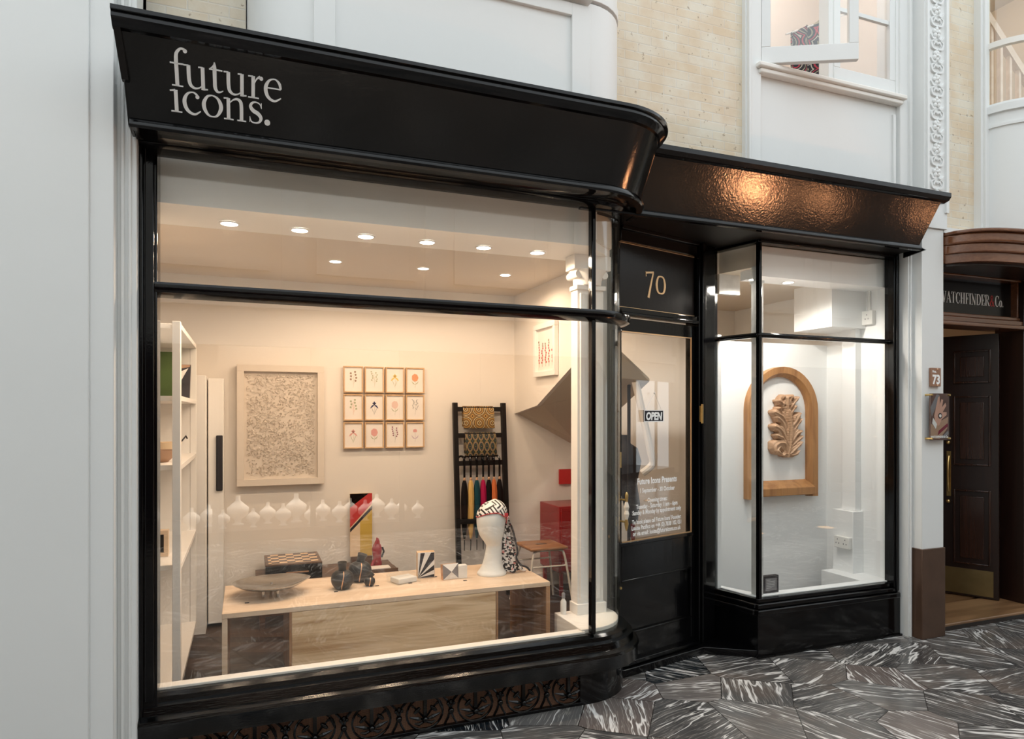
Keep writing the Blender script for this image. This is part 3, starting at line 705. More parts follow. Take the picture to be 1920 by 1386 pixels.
mb = MB().box(2.915, 4.135, 3.312, 3.33, 0, .012); mb.build('plinth_bead', 'black_gloss', w2)
for z0, z1 in ((.345,1.98),(2.0,2.565)):
    MB().box(2.972, 4.09, 3.376, 3.382, z0, z1).build('pane', 'glass', w2, flat=True)
    MB().boxf(SD, .02, L-.015, -.006, 0, z0, z1).build('side_pane', 'glass', w2, flat=True)
# white bed, step and wiring box in the bay
mb = MB().prism([(2.965,3.39),(4.13,3.39),(4.13,3.46),(3.03,3.46),(2.93,3.72),(2.895,3.72)], .12, .358)
mb.box(3.92, 4.13, 3.46, 3.80, .12, .358)
struct('trim_12', mb, 'white_bay', 'white inner sill and low box in the right display bay', bevel=.003)
mb = MB().box(4.03, 4.13, 3.62, 3.80, .12, .80).box(4.075, 4.13, 3.64, 3.76, .80, 2.12)
struct('trim_13', mb, 'white_bay', 'white boxed pipe casing on the side wall of the right bay', bevel=.003)
# slim worn post behind the corner
mb = MB().box(2.984, 3.036, 3.405, 3.457, .358, 2.34).box(2.978,3.042,3.40,3.463,2.32,2.34)
mb.lathe([(.022,0),(.030,.04),(.036,.09)], (3.011,3.435,2.34), 12)
struct('trim_14', mb, 'grime', 'slim worn grey white post inside the corner of the right bay', bevel=.003)
mb = MB().box(2.93, 3.10, 3.70, 3.74, 2.30, 2.43)
struct('trim_15', mb, 'grime', 'stained unpainted patch at the top left of the right bay')

# ------------------------------------------------------------------ upper casement window
w3 = tag(thing('window_3', (3.48, 3.3, 3.62), None, None), 'upper window with its left casement swung open', None, None, 'structure')
mb = MB().box(2.86, 4.09, 3.235, 3.34, 3.585, 3.615).box(2.88, 4.07, 3.25, 3.30, 3.555, 3.585)
mb.build('sill', 'white_cream', w3, bevel=.008)
MB().box(2.90,2.925,3.28,3.40,3.615,5.1).build('jamb','white_paint',w3)
MB().box(4.035,4.06,3.28,3.40,3.615,5.1).build('jamb','white_paint',w3)
MB().box(3.455,3.50,3.29,3.37,3.615,5.1).build('mullion','white_paint',w3, bevel=.003)
def casement(fr, wd, z0, z1, bars):
    m_ = MB(); m_.boxf(fr,0,wd,-.035,0,z0,z0+.10).boxf(fr,0,wd,-.035,0,z1-.06,z1).boxf(fr,0,.055,-.035,0,z0+.1001,z1-.0601).boxf(fr,wd-.055,wd,-.035,0,z0+.1001,z1-.0601)
    o = m_.build('casement', 'white_paint', w3, bevel=.003)
    for z in bars: MB().boxf(fr,.05,wd-.05,-.03,-.008,z,z+.025).build('glazing_bar','white_paint',o)
    MB().boxf(fr,.05,wd-.05,-.022,-.018,z0+.09,z1-.05).build('pane','glass',o,flat=True)
    return o
h0 = (2.905, 3.275); e0 = (3.41, 3.02); Lc = math.hypot(e0[0]-h0[0], e0[1]-h0[1])
casement((h0, ((e0[0]-h0[0])/Lc, (e0[1]-h0[1])/Lc)), Lc, 3.62, 5.05, (4.45,))
casement(((3.495,3.285),(1,0)), .545, 3.62, 5.05, (4.09,4.5))
# room behind
mb = MB().box(2.6,4.6,4.3,4.4,3.3,5.3).box(2.55,2.65,3.4,4.4,3.3,5.3).box(4.55,4.65,3.4,4.4,3.3,5.3).box(2.6,4.6,3.42,4.4,3.4,3.5).box(2.6,4.6,3.42,4.4,5.2,5.3)
struct('wall_upper_room', mb, 'wall_inside', 'pale pink beige room behind the open upper window', flat=True)

# ------------------------------------------------------------------ neighbour's bow window and doorway
def bow2(o=0, n=18, x0=4.86, x1=6.3, d=.42):
    cx = (x0+x1)/2; p = []
    for k in range(n+1):
        a = PI - PI*k/n
        p.append((cx + ((x1-x0)/2+o)*math.cos(a), 3.27 - (d+o)*math.sin(a)))
    return p
w4 = tag(thing('window_4', (5.5, 3.1, 3.6), None, None), "bowed white window of the neighbouring shop's upper floor", None, None, 'structure')
MB().box(4.78,4.87,3.22,3.42,2.72,7.0).box(4.80,4.82,3.205,3.23,2.72,7.0).build('jamb','white_paint',w4,bevel=.004)
b = MB().prism(bow2(), 2.74, 3.60); b.build('apron','white_paint',w4)
b = MB().prism(bow2(.02), 3.60, 3.65); b.prism(bow2(.012), 3.50, 3.52); b.build('sill','white_paint',w4)
def ringband(o1, o2, z0, z1):
    p1 = bow2(o1); p2 = bow2(o2); b = MB()
    b.loft([[(*a,z0),(*a,z1),(*c,z1),(*c,z0)] for a, c in zip(p1,p2)]); return b
ringband(.0,-.03,3.65,3.67).build('bottom_rail','white_paint',w4)
ringband(.008,-.03,4.06,4.10).build('glazing_bar','white_cream',w4)
ringband(.0,-.03,5.0,5.06).build('glazing_bar','white_cream',w4)
ringband(-.010,-.014,3.67,5.0).build('pane','glass',w4)
b = MB().box(4.9,6.5,4.6,4.7,3.3,5.3).box(6.4,6.5,3.3,4.7,3.3,5.3).box(4.7,4.8,3.42,4.7,3.3,5.3).box(4.8,6.4,3.3,4.6,3.4,3.45).box(4.8,6.4,3.3,4.6,5.2,5.3)
struct('wall_neighbour_room', b, 'terrace_beige', 'tan stair hall behind the bowed neighbouring window', flat=True)
stc = thing('staircase_balustrade', (5.7, 3.6, 3.46), 'pale timber stair balustrade behind the bowed neighbouring window', 'balustrade')
b = MB()
b.extr([(5.20,3.60,4.88),(5.20,3.60,4.80),(6.3,3.60,3.86),(6.3,3.60,3.94)], (0,.05,0)); b.build('handrail','oak_pale',stc)
b = MB().extr([(5.20,3.60,4.12),(5.20,3.60,3.96),(5.85,3.60,3.46),(6.02,3.60,3.46)], (0,.05,0)); b.build('string','oak_pale',stc)
for i in range(9):
    x = 5.26+i*.11; MB().box(x,x+.028,3.61,3.64,max(3.46,4.02-(x-5.2)*.77),4.80-(x-5.2)*.855).build('baluster','oak_pale',stc)
# hood
def hoodpath(o):
    return [(4.395, 3.2)] + [(x, y-o) for x, y in smooth([(4.40,3.17),(4.48,3.06),(4.66,2.98),(5.0,2.94),(5.6,2.92),(6.3,2.95)], 4)] + [(6.3,3.35),(4.395,3.35)]
hood = thing('door_hood', (5.2, 3.2, 2.5), 'bowed mahogany hood of stepped mouldings over the neighbouring door', 'door hood')
for (z0,z1,o) in ((2.515,2.575,-.05),(2.575,2.635,-.025),(2.635,2.70,.0)):
    MB().prism(hoodpath(o), z0, z1).build('moulded_band','mahogany',hood,bevel=.012,seg=3)
MB().prism(hoodpath(.025), 2.70, 2.722).build('top_board','mahogany',hood,bevel=.006)
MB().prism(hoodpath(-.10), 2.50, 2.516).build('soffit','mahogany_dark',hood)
struct('trim_16', MB().box(4.385,6.4,3.2,3.42,2.722,2.76), 'white_paint', 'white ledge over the mahogany door hood')
# doorway of number 73
d2 = tag(thing('door_2', (5.1, 3.5, 0), None, None), 'dark mahogany neighbouring door standing ajar in its frame', None, None, 'structure')
yd = 3.47
mb = MB().box(5.50,5.56,3.38,3.60,.05,2.52).box(5.56,6.4,3.42,3.52,0,2.52).box(5.60,5.63,3.40,3.43,.1,2.45).box(5.70,6.2,3.405,3.425,.3,1.1).box(4.385,4.44,3.42,3.62,.05,2.52)
mb.build('frame','mahogany_dark',d2,bevel=.006)
mb = MB().box(4.385,5.56,3.36,3.55,2.135,2.165).box(4.385,5.56,3.39,3.55,2.165,2.205).box(4.385,5.56,3.41,3.55,2.205,2.235)
mb.box(4.385,5.6,3.40,3.55,2.50,2.53).box(4.385,5.6,3.36,3.42,2.53,2.56).box(5.49,5.52,3.42,3.5,2.2,2.5)
mb.build('architrave','mahogany',d2,bevel=.008,seg=3)
MB().box(4.40,5.50,yd,yd+.03,2.235,2.50).build('sign_board','black_panel',d2)
LF = ((5.40,3.50),(-.426,.905)); Lw = .80       # open leaf: hinge on the right, swung inwards
fdir = (5.40-.426*Lw, 3.50+.905*Lw); LV = (fdir, (.426,-.905))
mb = MB().boxf(LV,0,Lw,-.045,0,.06,2.12); 
leaf = mb.build('leaf','mahogany_dark',d2,bevel=.003)
for z0, z1 in ((.31,.90),(1.09,1.64),(1.74,2.0)):
    m_ = MB()
    for a_, b_, c_, d_ in ((.50,.515,z0,z1),(.735,.75,z0,z1),(.515,.735,z0,z0+.015),(.515,.735,z1-.015,z1)): m_.boxf(LV,a_,b_,0,.014,c_,d_)
    m_.boxf(LV,.545,.705,0,.010,z0+.05,z1-.05); m_.build('raised_panel','mahogany_mid',leaf,bevel=.004)
MB().boxf(LV,.12,.765,0,.003,.075,.275).build('kick_plate','brass_dull',leaf)
MB().boxf(LV,.455,.485,0,.004,.84,1.20).tube([(LV[0][0]+.426*.47-.905*o_, LV[0][1]-.905*.47-.426*o_, z) for z, o_ in ((.88,.004),(.93,.03),(1.02,.036),(1.11,.03),(1.16,.004))], .008, 8).build('door_pull','brass',leaf)
for z in (.80,1.27): MB().ball((LV[0][0]+.426*.468-.905*.018, LV[0][1]-.905*.468-.426*.018, z), .016, n=8).build('knob','brass',leaf)
# the small room behind
b = MB().box(4.30,4.38,3.9,5.6,0,2.6).box(6.3,6.4,3.5,5.6,0,2.6).box(4.3,6.4,5.5,5.6,0,2.6).box(4.3,6.4,3.55,5.6,2.5,2.6)
struct('wall_neighbour', b, 'terrace_beige', 'walls inside the neighbouring shop behind its door', flat=True)
st = thing('door_step', (5.2,3.4,0), 'wide timber doorstep with brown mat at the neighbouring door', 'doorstep')
MB().box(4.385,6.3,3.27,5.4,.0,.035).build('riser','mahogany_dark',st)
MB().box(4.385,6.4,3.25,3.62,.035,.055).build('tread','step_wood',st,bevel=.006)
MB().box(4.45,5.5,3.66,4.4,.036,.05).build('mat','step_wood',st)
struct('wall_front_far', MB().box(6.4, 15, 3.32, 3.5, 0, 7.2).box(6.31, 6.4, 3.32, 3.5, 2.76, 7.2), 'cream_brick', 'cream brick frontage farther along the arcade', flat=True)
# lettering of the neighbour's sign
CG = {
 'W': (1.0,[[(.10,1,.13),(.32,0,.13)],[(.52,1,.04),(.34,0,.04)],[(.48,1,.13),(.70,0,.13)],[(.92,1,.035),(.72,0,.035)],[(.0,.985,.03),(.24,.985,.03)],[(.38,.985,.03),(.60,.985,.03)],[(.82,.985,.03),(1.0,.985,.03)]]),
 'A': (.78,[[(.10,0,.035),(.38,1,.035)],[(.38,1,.13),(.64,0,.13)],[(.20,.33,.03),(.52,.33,.03)],[(.0,.015,.03),(.22,.015,.03)],[(.50,.015,.03),(.78,.015,.03)]]),
 'T': (.70,[[(.34,0,.13),(.34,1,.13)],[(.02,.985,.03),(.66,.985,.03)],[(.03,.80,.03),(.03,1,.03)],[(.65,.80,.03),(.65,1,.03)],[(.22,.015,.03),(.46,.015,.03)]]),
 'C': (.72,[[(.62,.72,.03),(.52,.93,.04),(.36,.98,.04),(.18,.84,.10),(.11,.5,.14),(.18,.16,.10),(.36,.02,.04),(.54,.08,.04),(.64,.30,.03)],[(.63,.70,.03),(.63,.98,.03)]]),
 'H': (.80,[[(.16,0,.13),(.16,1,.13)],[(.60,0,.13),(.60,1,.13)],[(.16,.5,.03),(.6,.5,.03)],[(.03,.985,.03),(.29,.985,.03)],[(.03,.015,.03),(.29,.015,.03)],[(.47,.985,.03),(.73,.985,.03)],[(.47,.015,.03),(.73,.015,.03)]]),
 'F': (.60,[[(.16,0,.13),(.16,1,.13)],[(.03,.985,.03),(.52,.985,.03)],[(.51,.75,.03),(.51,1,.03)],[(.16,.5,.03),(.40,.5,.03)],[(.40,.38,.03),(.40,.62,.03)],[(.03,.015,.03),(.30,.015,.03)]]),
 'I': (.34,[[(.16,0,.13),(.16,1,.13)],[(.03,.985,.03),(.29,.985,.03)],[(.03,.015,.03),(.29,.015,.03)]]),
 'N': (.82,[[(.14,0,.03),(.14,1,.03)],[(.12,1,.13),(.62,0,.13)],[(.64,0,.03),(.64,1,.03)],[(.0,.985,.03),(.2,.985,.03)],[(.03,.015,.03),(.26,.015,.03)],[(.52,.985,.03),(.76,.985,.03)]]),
 'D': (.78,[[(.16,0,.13),(.16,1,.13)],[(.03,.985,.03),(.36,.985,.04),(.58,.82,.10),(.64,.5,.14),(.58,.18,.10),(.36,.015,.04),(.03,.015,.03)]]),
 'E': (.62,[[(.16,0,.13),(.16,1,.13)],[(.03,.985,.03),(.54,.985,.03)],[(.53,.75,.03),(.53,1,.03)],[(.16,.5,.03),(.40,.5,.03)],[(.40,.38,.03),(.40,.62,.03)],[(.03,.015,.03),(.56,.015,.03)],[(.55,0,.03),(.55,.25,.03)]]),
 'R': (.78,[[(.16,0,.13),(.16,1,.13)],[(.03,.985,.03),(.38,.985,.04),(.54,.86,.10),(.54,.66,.10),(.38,.52,.04),(.16,.51,.03)],[(.36,.52,.06),(.56,.2,.12),(.66,.03,.08),(.76,.03,.03)],[(.03,.015,.03),(.29,.015,.03)]]),
 '&': (.86,[[(.70,.50,.03),(.62,.25,.05),(.40,.02,.05),(.18,.06,.10),(.10,.26,.13),(.24,.48,.09),(.44,.68,.05),(.48,.86,.06),(.36,.97,.05),(.24,.86,.09),(.28,.64,.10),(.60,.12,.14),(.78,.02,.06)]]),
 'o': (.52,[[(.24,.58,.03),(.12,.50,.08),(.08,.29,.11),(.13,.07,.08),(.24,.0,.03),(.36,.07,.08),(.41,.29,.11),(.36,.5,.08),(.24,.58,.03)]]),
 '.': (.25,[[(.06,.05,.10),(.14,.05,.10)]]),
 ' ': (.25,[]),
}
def smallsign(body, x, mp_, sx_, parent, red=None):
    b = MB(); rb = MB()
    for ch in body:
        w, sts = CG[ch]
        for s_ in sts: (rb if ch == '&' else b).ribbon([(p+x/sx_, q_, r_) for p, q_, r_ in s_], mp_, .002)
        x += w*sx_
    b.build('lettering', 'white_sign', parent)
    if rb.v: rb.build('ampersand', 'red_plaque', parent)
    return x
a1 = atY(1770, 552, yd); a2 = atY(1880, 560, yd); zt = a1.z
wtot = sum(CG[c][0] for c in 'ATCHFINDER&Co.'); hgt = .072
sxx = (a2.x - a1.x) / (wtot*1.0 + .15)
sb = [o for o in d2.children if o.name.startswith('sign_board')][0]
xw = a1.x + .02
zb = atY(1820, 571, yd).z
smallsign('WATCHFINDER&Co.', xw - CG['W'][0]*sxx, lambda u, v, h: (u*sxx, yd-h-.0005, zb + v*.085), sxx, sb) if False else None
b = MB(); rb = MB(); x = xw - 1.0*sxx
for ch in 'WATCHFINDER&Co.':
    w, sts = CG[ch]
    for s_ in sts: (rb if ch == '&' else b).ribbon([(p, q_, r_*1.25) for p, q_, r_ in s_], (lambda u, v, h, x=x: (x+u*sxx, yd-h-.0005, zb + v*.082)), .002)
    x += w*sxx
b.build('lettering', 'white_sign', sb); rb.build('ampersand', 'red_plaque', sb)
# number plate and poster on the pier
np_ = thing('number_plaque', (4.295,3.2,1.74), 'small copper plaque with the white number 73', 'sign')
pt_ = MB().box(4.245,4.335,3.186,3.2045,1.682,1.806).build('plate','plaque_copper',np_,bevel=.002)
b = MB(); b.text('73', .085, lambda u, v, h: (4.29+u, 3.186-h, 1.70+v), .0012, 'CENTER', .85, .003)
b.text('Nos.', .022, lambda u, v, h: (4.272+u, 3.186-h, 1.775+v), .001, 'CENTER', .9, .0005)
b.build('lettering','white_sign',pt_,flat=True,recalc=False)
MB().ball((4.30,3.185,1.797),.006,n=6).build('screw','copper_line',np_); MB().ball((4.30,3.185,1.690),.006,n=6).build('screw','copper_line',np_)
po = thing('poster', (4.30,3.18,1.46), 'small poster of a hand wearing a watch, pinned to the white pier', 'poster')
px0, px1, pz0, pz1 = 4.205, 4.388, 1.325, 1.635
MB().box(px0,px1,3.160,3.166,pz0,pz1).build('acrylic_cover','glass_clear',po)
b = MB().box(px0+.004,px1,3.168,3.174,pz0,pz1,0)
q = lambda u, v, h: (px0 + u*(px1-px0), 3.168-h, pz0 + v*(pz1-pz0))
def blob(pts, m, th=.0008): b.extr([q(u,v,0) for u,v in pts], (0,-th,0), m)
random.seed(4)
blob([(.05,.05),(.5,.0+.02),(.9,.25),(.95,.5),(.6,.42),(.3,.3),(.05,.35)],1)
blob([(.03,.7),(.35,.98),(.5,.97),(.3,.7),(.1,.5)],2)
blob([(.30,.30),(.22,.52),(.30,.68),(.42,.92),(.50,.94),(.50,.76),(.60,.88),(.68,.86),(.62,.70),(.80,.80),(.84,.74),(.66,.60),(.86,.60),(.86,.54),(.60,.44),(.48,.32)],3,.0014)
blob([(.12,.36),(.30,.24),(.36,.34),(.16,.48)],4,.0018)
blob([(.4,.1),(.95,.30),(.9,.36),(.45,.2)],5,.001); blob([(.6,.03),(.97,.12),(.95,.2),(.7,.1)],2,.001)
b.disc((.52,.52),.10,lambda u,v,h:q(u,v,h+.0014),.001,6,16,.06); b.disc((.52,.52),.06,lambda u,v,h:q(u,v,h+.0025),.001,4,14,.036)
pr_ = b.build('print',['a_brown','a_tan','a_grey','skin','a_white','a_maroon','a_black'],po)
b = MB(); b.text('WATCHFINDER & Co.', .019, lambda u, v, h: (4.297+u, 3.1675-h, 1.340+v), .0008, 'CENTER', .9, .0008); b.build('lettering','white_sign',pr_,flat=True,recalc=False)
for x in (px0+.008, px1-.008):
    for z in (pz0+.01, pz1-.01): MB().tube([(x,3.205,z),(x,3.154,z)], .007, 8).build('standoff','brass',po)
# ================================================================== contents of the shop
ZF = .12; ZT = .56; YW = 4.985
# ---- bench table
tb = thing('display_bench', (.74, 3.72, ZF), 'long low pale oak display bench with open ends and a closed middle box', 'bench')
x0, x1, y0, y1 = -.105, 1.585, 3.46, 4.02
MB().box(x0,x1,y0,y1,ZT-.024,ZT).build('top','oak_pale',tb,bevel=.0015)
MB().box(x0,x0+.024,y0,y1,ZF,ZT-.025).build('end_panel','oak_pale',tb,bevel=.0015)
MB().box(x1-.024,x1,y0,y1,ZF,ZT-.025).build('end_panel','oak_inner',tb,bevel=.0015)
MB().box(x0+.024,.18,y0+.36,y0+.38,ZT-.09,ZT-.025).build('apron','oak_pale',tb)
MB().box(.208,1.275,y0+.02,y1,ZF+.004,ZT-.025).build('cabinet_box','oak_inner',tb)
MB().box(.208,1.262,y0,y0+.019,ZF+.004,ZT-.026).build('front_panel','oak',tb,bevel=.001)
MB().box(1.265,1.275,y0-.001,y0+.019,ZF+.004,ZT-.025).build('edge_strip','oak_inner',tb); MB().box(.196,.207,y0-.001,y1,ZF+.004,ZT-.025).build('edge_strip','oak_inner',tb)
# ---- dish
dc = atZ(508,1097,ZT+.05)
ds = thing('serving_dish', (dc.x,dc.y,ZT), 'wide hammered metal dish on little feet with a folded rim', 'dish')
b = MB(); rows = []
for r, z in ((.0,.046),(.05,.042),(.10,.044),(.15,.054),(.185,.068),(.192,.070),(.189,.065),(.15,.047),(.10,.036),(.05,.034),(.0,.038)):
    rw = []
    for k in range(40):
        a = 2*PI*k/40; lift = .022*math.exp(-((a-5.9 if a > 3 else a+.38)/.5)**2)*(r/.22)**3
        rr = r*(1+.05*math.sin(3*a+1)*(r/.22))
        rw.append((dc.x+rr*math.cos(a), dc.y+rr*.86*math.sin(a), ZT+z+lift + .004*math.sin(2*a)*(r/.22)))
    rows.append(rw)
b.loft(rows, caps=False).build('bowl','dish_metal',ds,angle=60)
for a in (4.2,5.1,1.5):
    MB().lathe([(.006,0),(.009,.02),(.006,.046)],(dc.x+.08*math.cos(a),dc.y+.07*math.sin(a),ZT+.0005),10).build('foot','silver',ds)
# ---- black vessels
def vessel(px, py, R, h, nk, lean, label, name='clay_vessel'):
    p = atZ(px, py, ZT)
    t = thing(name, (p.x,p.y,ZT), label, 'vessel', 'matt black vessels with a copper stripe on the bench')
    prof = [(R*.45,0.0005),(R*.62,h*.04),(R*.93,h*.3),(R,h*.55),(R*.9,h*.8),(R*.62,h*.95),(nk*1.0,h*1.0),(nk*.7,h*1.02)]
    bd = MB().lathe([(q[0],q[1]) for q in smooth([(a,c_) for a,c_ in prof],3)], (p.x,p.y,ZT), 26).build('body','pot_black',t,angle=60)
    lx, ln = lean
    b = MB(); c0 = Vector((p.x,p.y,ZT+h*.92)); dr = Vector((lx,-.1,1)).normalized()
    pts = [c0, c0+dr*ln*.4, c0+dr*ln]
    b.tube(pts,[nk*1.05,nk,nk*1.25],18)
    o = b.build('neck','pot_black',t,angle=50)
    MB().tube([c0+dr*ln*.99,c0+dr*(ln*1.005)],nk*1.05,18).build('mouth','black_matt',o)
    b = MB()
    rr = [(R+.0012)*1.0]
    pts = []
    for k in range(13):
        u = k/12; z = h*(.04+.93*u)
        # radius of the body at that height
        pr = smooth([(a,c_) for a,c_ in prof],3); r_ = None
        for (ra,za),(rb_,zb_) in zip(pr,pr[1:]):
            if za <= z <= zb_ + 1e-6: r_ = ra+(rb_-ra)*(z-za)/max(1e-6,zb_-za)
        r_ = (r_ or R*.6)+.0008; an = -PI/2 - .25 + .3*u
        pts.append((p.x+r_*math.cos(an)-0, p.y+r_*math.sin(an), ZT+z))
    b.tube(pts,.0028,6).build('copper_stripe','copper_line',bd)
vessel(675,1090,.064,.112,.022,(.28,.052),'largest matt black vessel at the back with a copper stripe and leaning neck')
vessel(642,1104,.060,.100,.020,(-.02,.052),'round matt black vessel at the front left with a copper stripe')
vessel(693,1099,.030,.050,.011,(.75,.028),'smallest black vessel with its short neck tilted right')
# ---- clear case
p = atZ(757,1091,ZT)
cs = thing('acrylic_case', (p.x,p.y,ZT), 'low clear white acrylic case between the vessels and the sunburst block', 'case')
MB().box(p.x-.075,p.x+.075,p.y-.06,p.y+.06,ZT+.0005,ZT+.045).xf(Matrix.Translation(p)@Matrix.Rotation(.35,4,'Z')@Matrix.Translation(-p)).build('cover','glass_clear',cs)
MB().box(p.x-.06,p.x+.06,p.y-.045,p.y+.045,ZT+.001,ZT+.03).xf(Matrix.Translation(p)@Matrix.Rotation(.35,4,'Z')@Matrix.Translation(-p)).build('block','plastic_white',cs,bevel=.004)
# ---- sunburst block
p = atZ(799,1084,ZT); R_ = Matrix.Translation(p)@Matrix.Rotation(-.12,4,'Z')@Matrix.Translation(-p)
sb_ = thing('sunburst_block', (p.x,p.y,ZT), 'upright wooden block with a black and white ray pattern', 'ornament')
w_, h_ = .10, .148
MB().box(p.x-w_/2,p.x+w_/2,p.y,p.y+.05,ZT+.0005,ZT+h_).xf(R_).build('block','frame_oak',sb_,bevel=.002)
b = MB(); b.box(p.x-w_/2+.002,p.x+w_/2-.002,p.y-.002,p.y,ZT+.002,ZT+h_-.002,0)
o_ = (p.x-w_/2+.004, ZT+.004); W2, H2 = w_-.008, h_-.008
for (u0,v0),(u1,v1),ex in (((0,.55),(0,1),None),((.15,1),(.42,1),None),((.80,1),(1,.72),(1,1)),((1,.50),(1,.30),None),((1,.12),(1,0),None)):
    poly = [(o_[0],o_[1]),(o_[0]+u0*W2,o_[1]+v0*H2)] + ([(o_[0]+ex[0]*W2,o_[1]+ex[1]*H2)] if ex else []) + [(o_[0]+u1*W2,o_[1]+v1*H2)]
    b.extr([(x,p.y-.002,z) for x,z in poly],(0,-.001,0),1)
b.xf(R_).build('patterned_face',['a_white','a_black'],sb_,flat=True)
# ---- pyramid block
p = atZ(846,1087,ZT); R_ = Matrix.Translation(p)@Matrix.Rotation(.1,4,'Z')@Matrix.Rotation(-.12,4,'X')@Matrix.Translation(-p)
pb_ = thing('pyramid_box', (p.x,p.y,ZT), 'tilted square box faced with grey and white triangles', 'ornament')
w_, h_ = .096, .088
MB().box(p.x-w_/2,p.x+w_/2,p.y,p.y+.035,ZT+.001,ZT+h_).xf(R_).build('box','copper_line',pb_,bevel=.001)
c_ = (p.x,p.y-.012,ZT+h_/2); cr_ = [(p.x-w_/2,p.y,ZT+.002),(p.x+w_/2,p.y,ZT+.002),(p.x+w_/2,p.y,ZT+h_),(p.x-w_/2,p.y,ZT+h_)]
b = MB()
for i, m_ in enumerate((0,1,0,1)): b.add([cr_[i],cr_[(i+1)%4],c_],[(0,1,2)],m_)
b.xf(R_).build('triangle_face',['a_white','a_grey'],pb_,flat=True)
p = atZ(868,1085,ZT)
o = MB().box(p.x-.026,p.x+.026,p.y,p.y+.04,ZT+.0005,ZT+.075).build('white_carton','plastic_white',None,(p.x,p.y,ZT),bevel=.002); tag(o,'small plain white carton right behind the triangle faced box','carton')
# ---- little black price dots
for i, (px, py, tx) in enumerate(((463,1131,'in front of the metal dish'),(630,1110,'in front of the round black vessel'),(707,1099,'beside the smallest black vessel'),(769,1094,'at the corner of the acrylic case'),(816,1082,'right of the sunburst block'),(872,1089,'in front of the white carton'),(920,1078,'in front of the mannequin head'))):
    p = atZ(px,py,ZT); w_ = .010
    o = MB().box(p.x-w_,p.x+w_,p.y-.006,p.y+.006,ZT+.0004,ZT+.0025).build('price_tag','a_black',None,(p.x,p.y,ZT)); tag(o,'tiny black tag on the bench '+tx,'tag','tiny black tags along the bench')
# ---- mannequin head with scarf
hx, hy = 1.352, 3.75
mh = thing('mannequin_head', (hx,hy,ZT), 'white faceless mannequin head on a long neck', 'mannequin head')
SEC = [(0.0005,-.010,.086,.080),(.012,-.010,.086,.080),(.03,-.010,.072,.068),(.06,-.006,.060,.056),(.10,-.002,.052,.048),(.14,.002,.048,.045),(.170,.004,.047,.047),(.192,-.003,.052,.062),(.212,-.010,.060,.074),(.24,-.014,.071,.084),(.28,-.016,.080,.093),(.325,-.014,.084,.097),(.365,-.009,.079,.092),(.395,-.004,.064,.078),(.412,.0,.048,.058),(.422,.002,.028,.034),(.426,.003,.004,.005)]
SS = smooth(SEC, 3)
b = MB(); b.loft([[(hx+s_[1]+s_[2]*math.cos(2*PI*k/28), hy+s_[3]*math.sin(2*PI*k/28), ZT+s_[0]) for k in range(28)] for s_ in SS]).build('head','mannequin_white',mh,angle=70)
def secat(z):
    for a, b_ in zip(SS, SS[1:]):
        if a[0] <= z <= b_[0]:
            t = (z-a[0])/max(1e-6,b_[0]-a[0]); return [a[i]+(b_[i]-a[i])*t for i in range(4)]
    return list(SS[-1])
sc = thing('silk_scarf', (hx+.06,hy,ZT+.3), 'black and white patterned silk headscarf knotted on the mannequin head', 'scarf')
b = MB(); rows = []
for j in range(13):
    rw = []
    for k in range(36):
        a = 2*PI*k/36
        e = .328 + .042*max(0,-math.sin(a))**1.3 - .032*max(0,math.cos(a)) + .010*max(0,-math.cos(a))    # brow line, lower at the nape and right side
        z = e + (.433-e)*(j/12)**.8 if j < 12 else .436
        s_ = secat(min(z/1.012,.4255)); g_ = .0055 + .0015*math.sin(5*a+j*.6)
        if z > .426: s_[2] *= .8
        rw.append((hx+s_[1]+.003+(s_[2]+g_)*math.cos(a), hy+(s_[3]+g_)*math.sin(a), ZT+z+.003*math.cos(a-.4)*(j/12)))
    rows.append(rw)
b.loft(rows).build('head_wrap','maze_silk',sc,angle=70)
b = MB(); b.tube([(rw[0],rw[1]-.001,rw[2]) for rw in rows[0]],.0022,6,loop=True).build('red_hem','scarf_red',sc)
b = MB().box(hx+.038,hx+.058,hy-.092,hy-.080,ZT+.345,ZT+.365).xf(Matrix.Identity(4)); b.build('red_square','scarf_red',sc)
b = MB(); rows = []
for z, cx_, w_ in smooth([(.325,.078,.010),(.29,.088,.016),(.25,.090,.026),(.20,.086,.034),(.15,.092,.040),(.10,.098,.044),(.055,.104,.052),(.028,.118,.066),(.008,.130,.078)],3):
    rw = []
    for k in range(17):
        u = k/16*2-1; rw.append((hx+cx_+u*w_, hy-.02+.012*math.sin(u*7+z*16)-.010*(1-z/.33)*math.cos(u*3), ZT+z+.004*math.sin(u*5)))
    for k in range(16,-1,-1):
        u = k/16*2-1; rw.append((hx+cx_+u*w_, hy-.012+.012*math.sin(u*7+z*16)-.010*(1-z/.33)*math.cos(u*3)+.008, ZT+z+.004*math.sin(u*5)))
    rows.append(rw)
b.loft(rows).build('hanging_tail','floral_silk',sc,angle=60)
b = MB(); b.tube(smooth([(hx+.098,hy-.035,ZT+.285),(hx+.112,hy-.04,ZT+.24),(hx+.122,hy-.045,ZT+.19),(hx+.135,hy-.045,ZT+.13),(hx+.128,hy-.045,ZT+.09),(hx+.155,hy-.05,ZT+.05),(hx+.19,hy-.05,ZT+.035),(hx+.212,hy-.05,ZT+.012)],4),.006,6); b.build('black_border','a_black',sc)
MB().ball((hx+.078,hy-.01,ZT+.325),.017,(1,1,1.2),8).build('knot','floral_silk',sc)

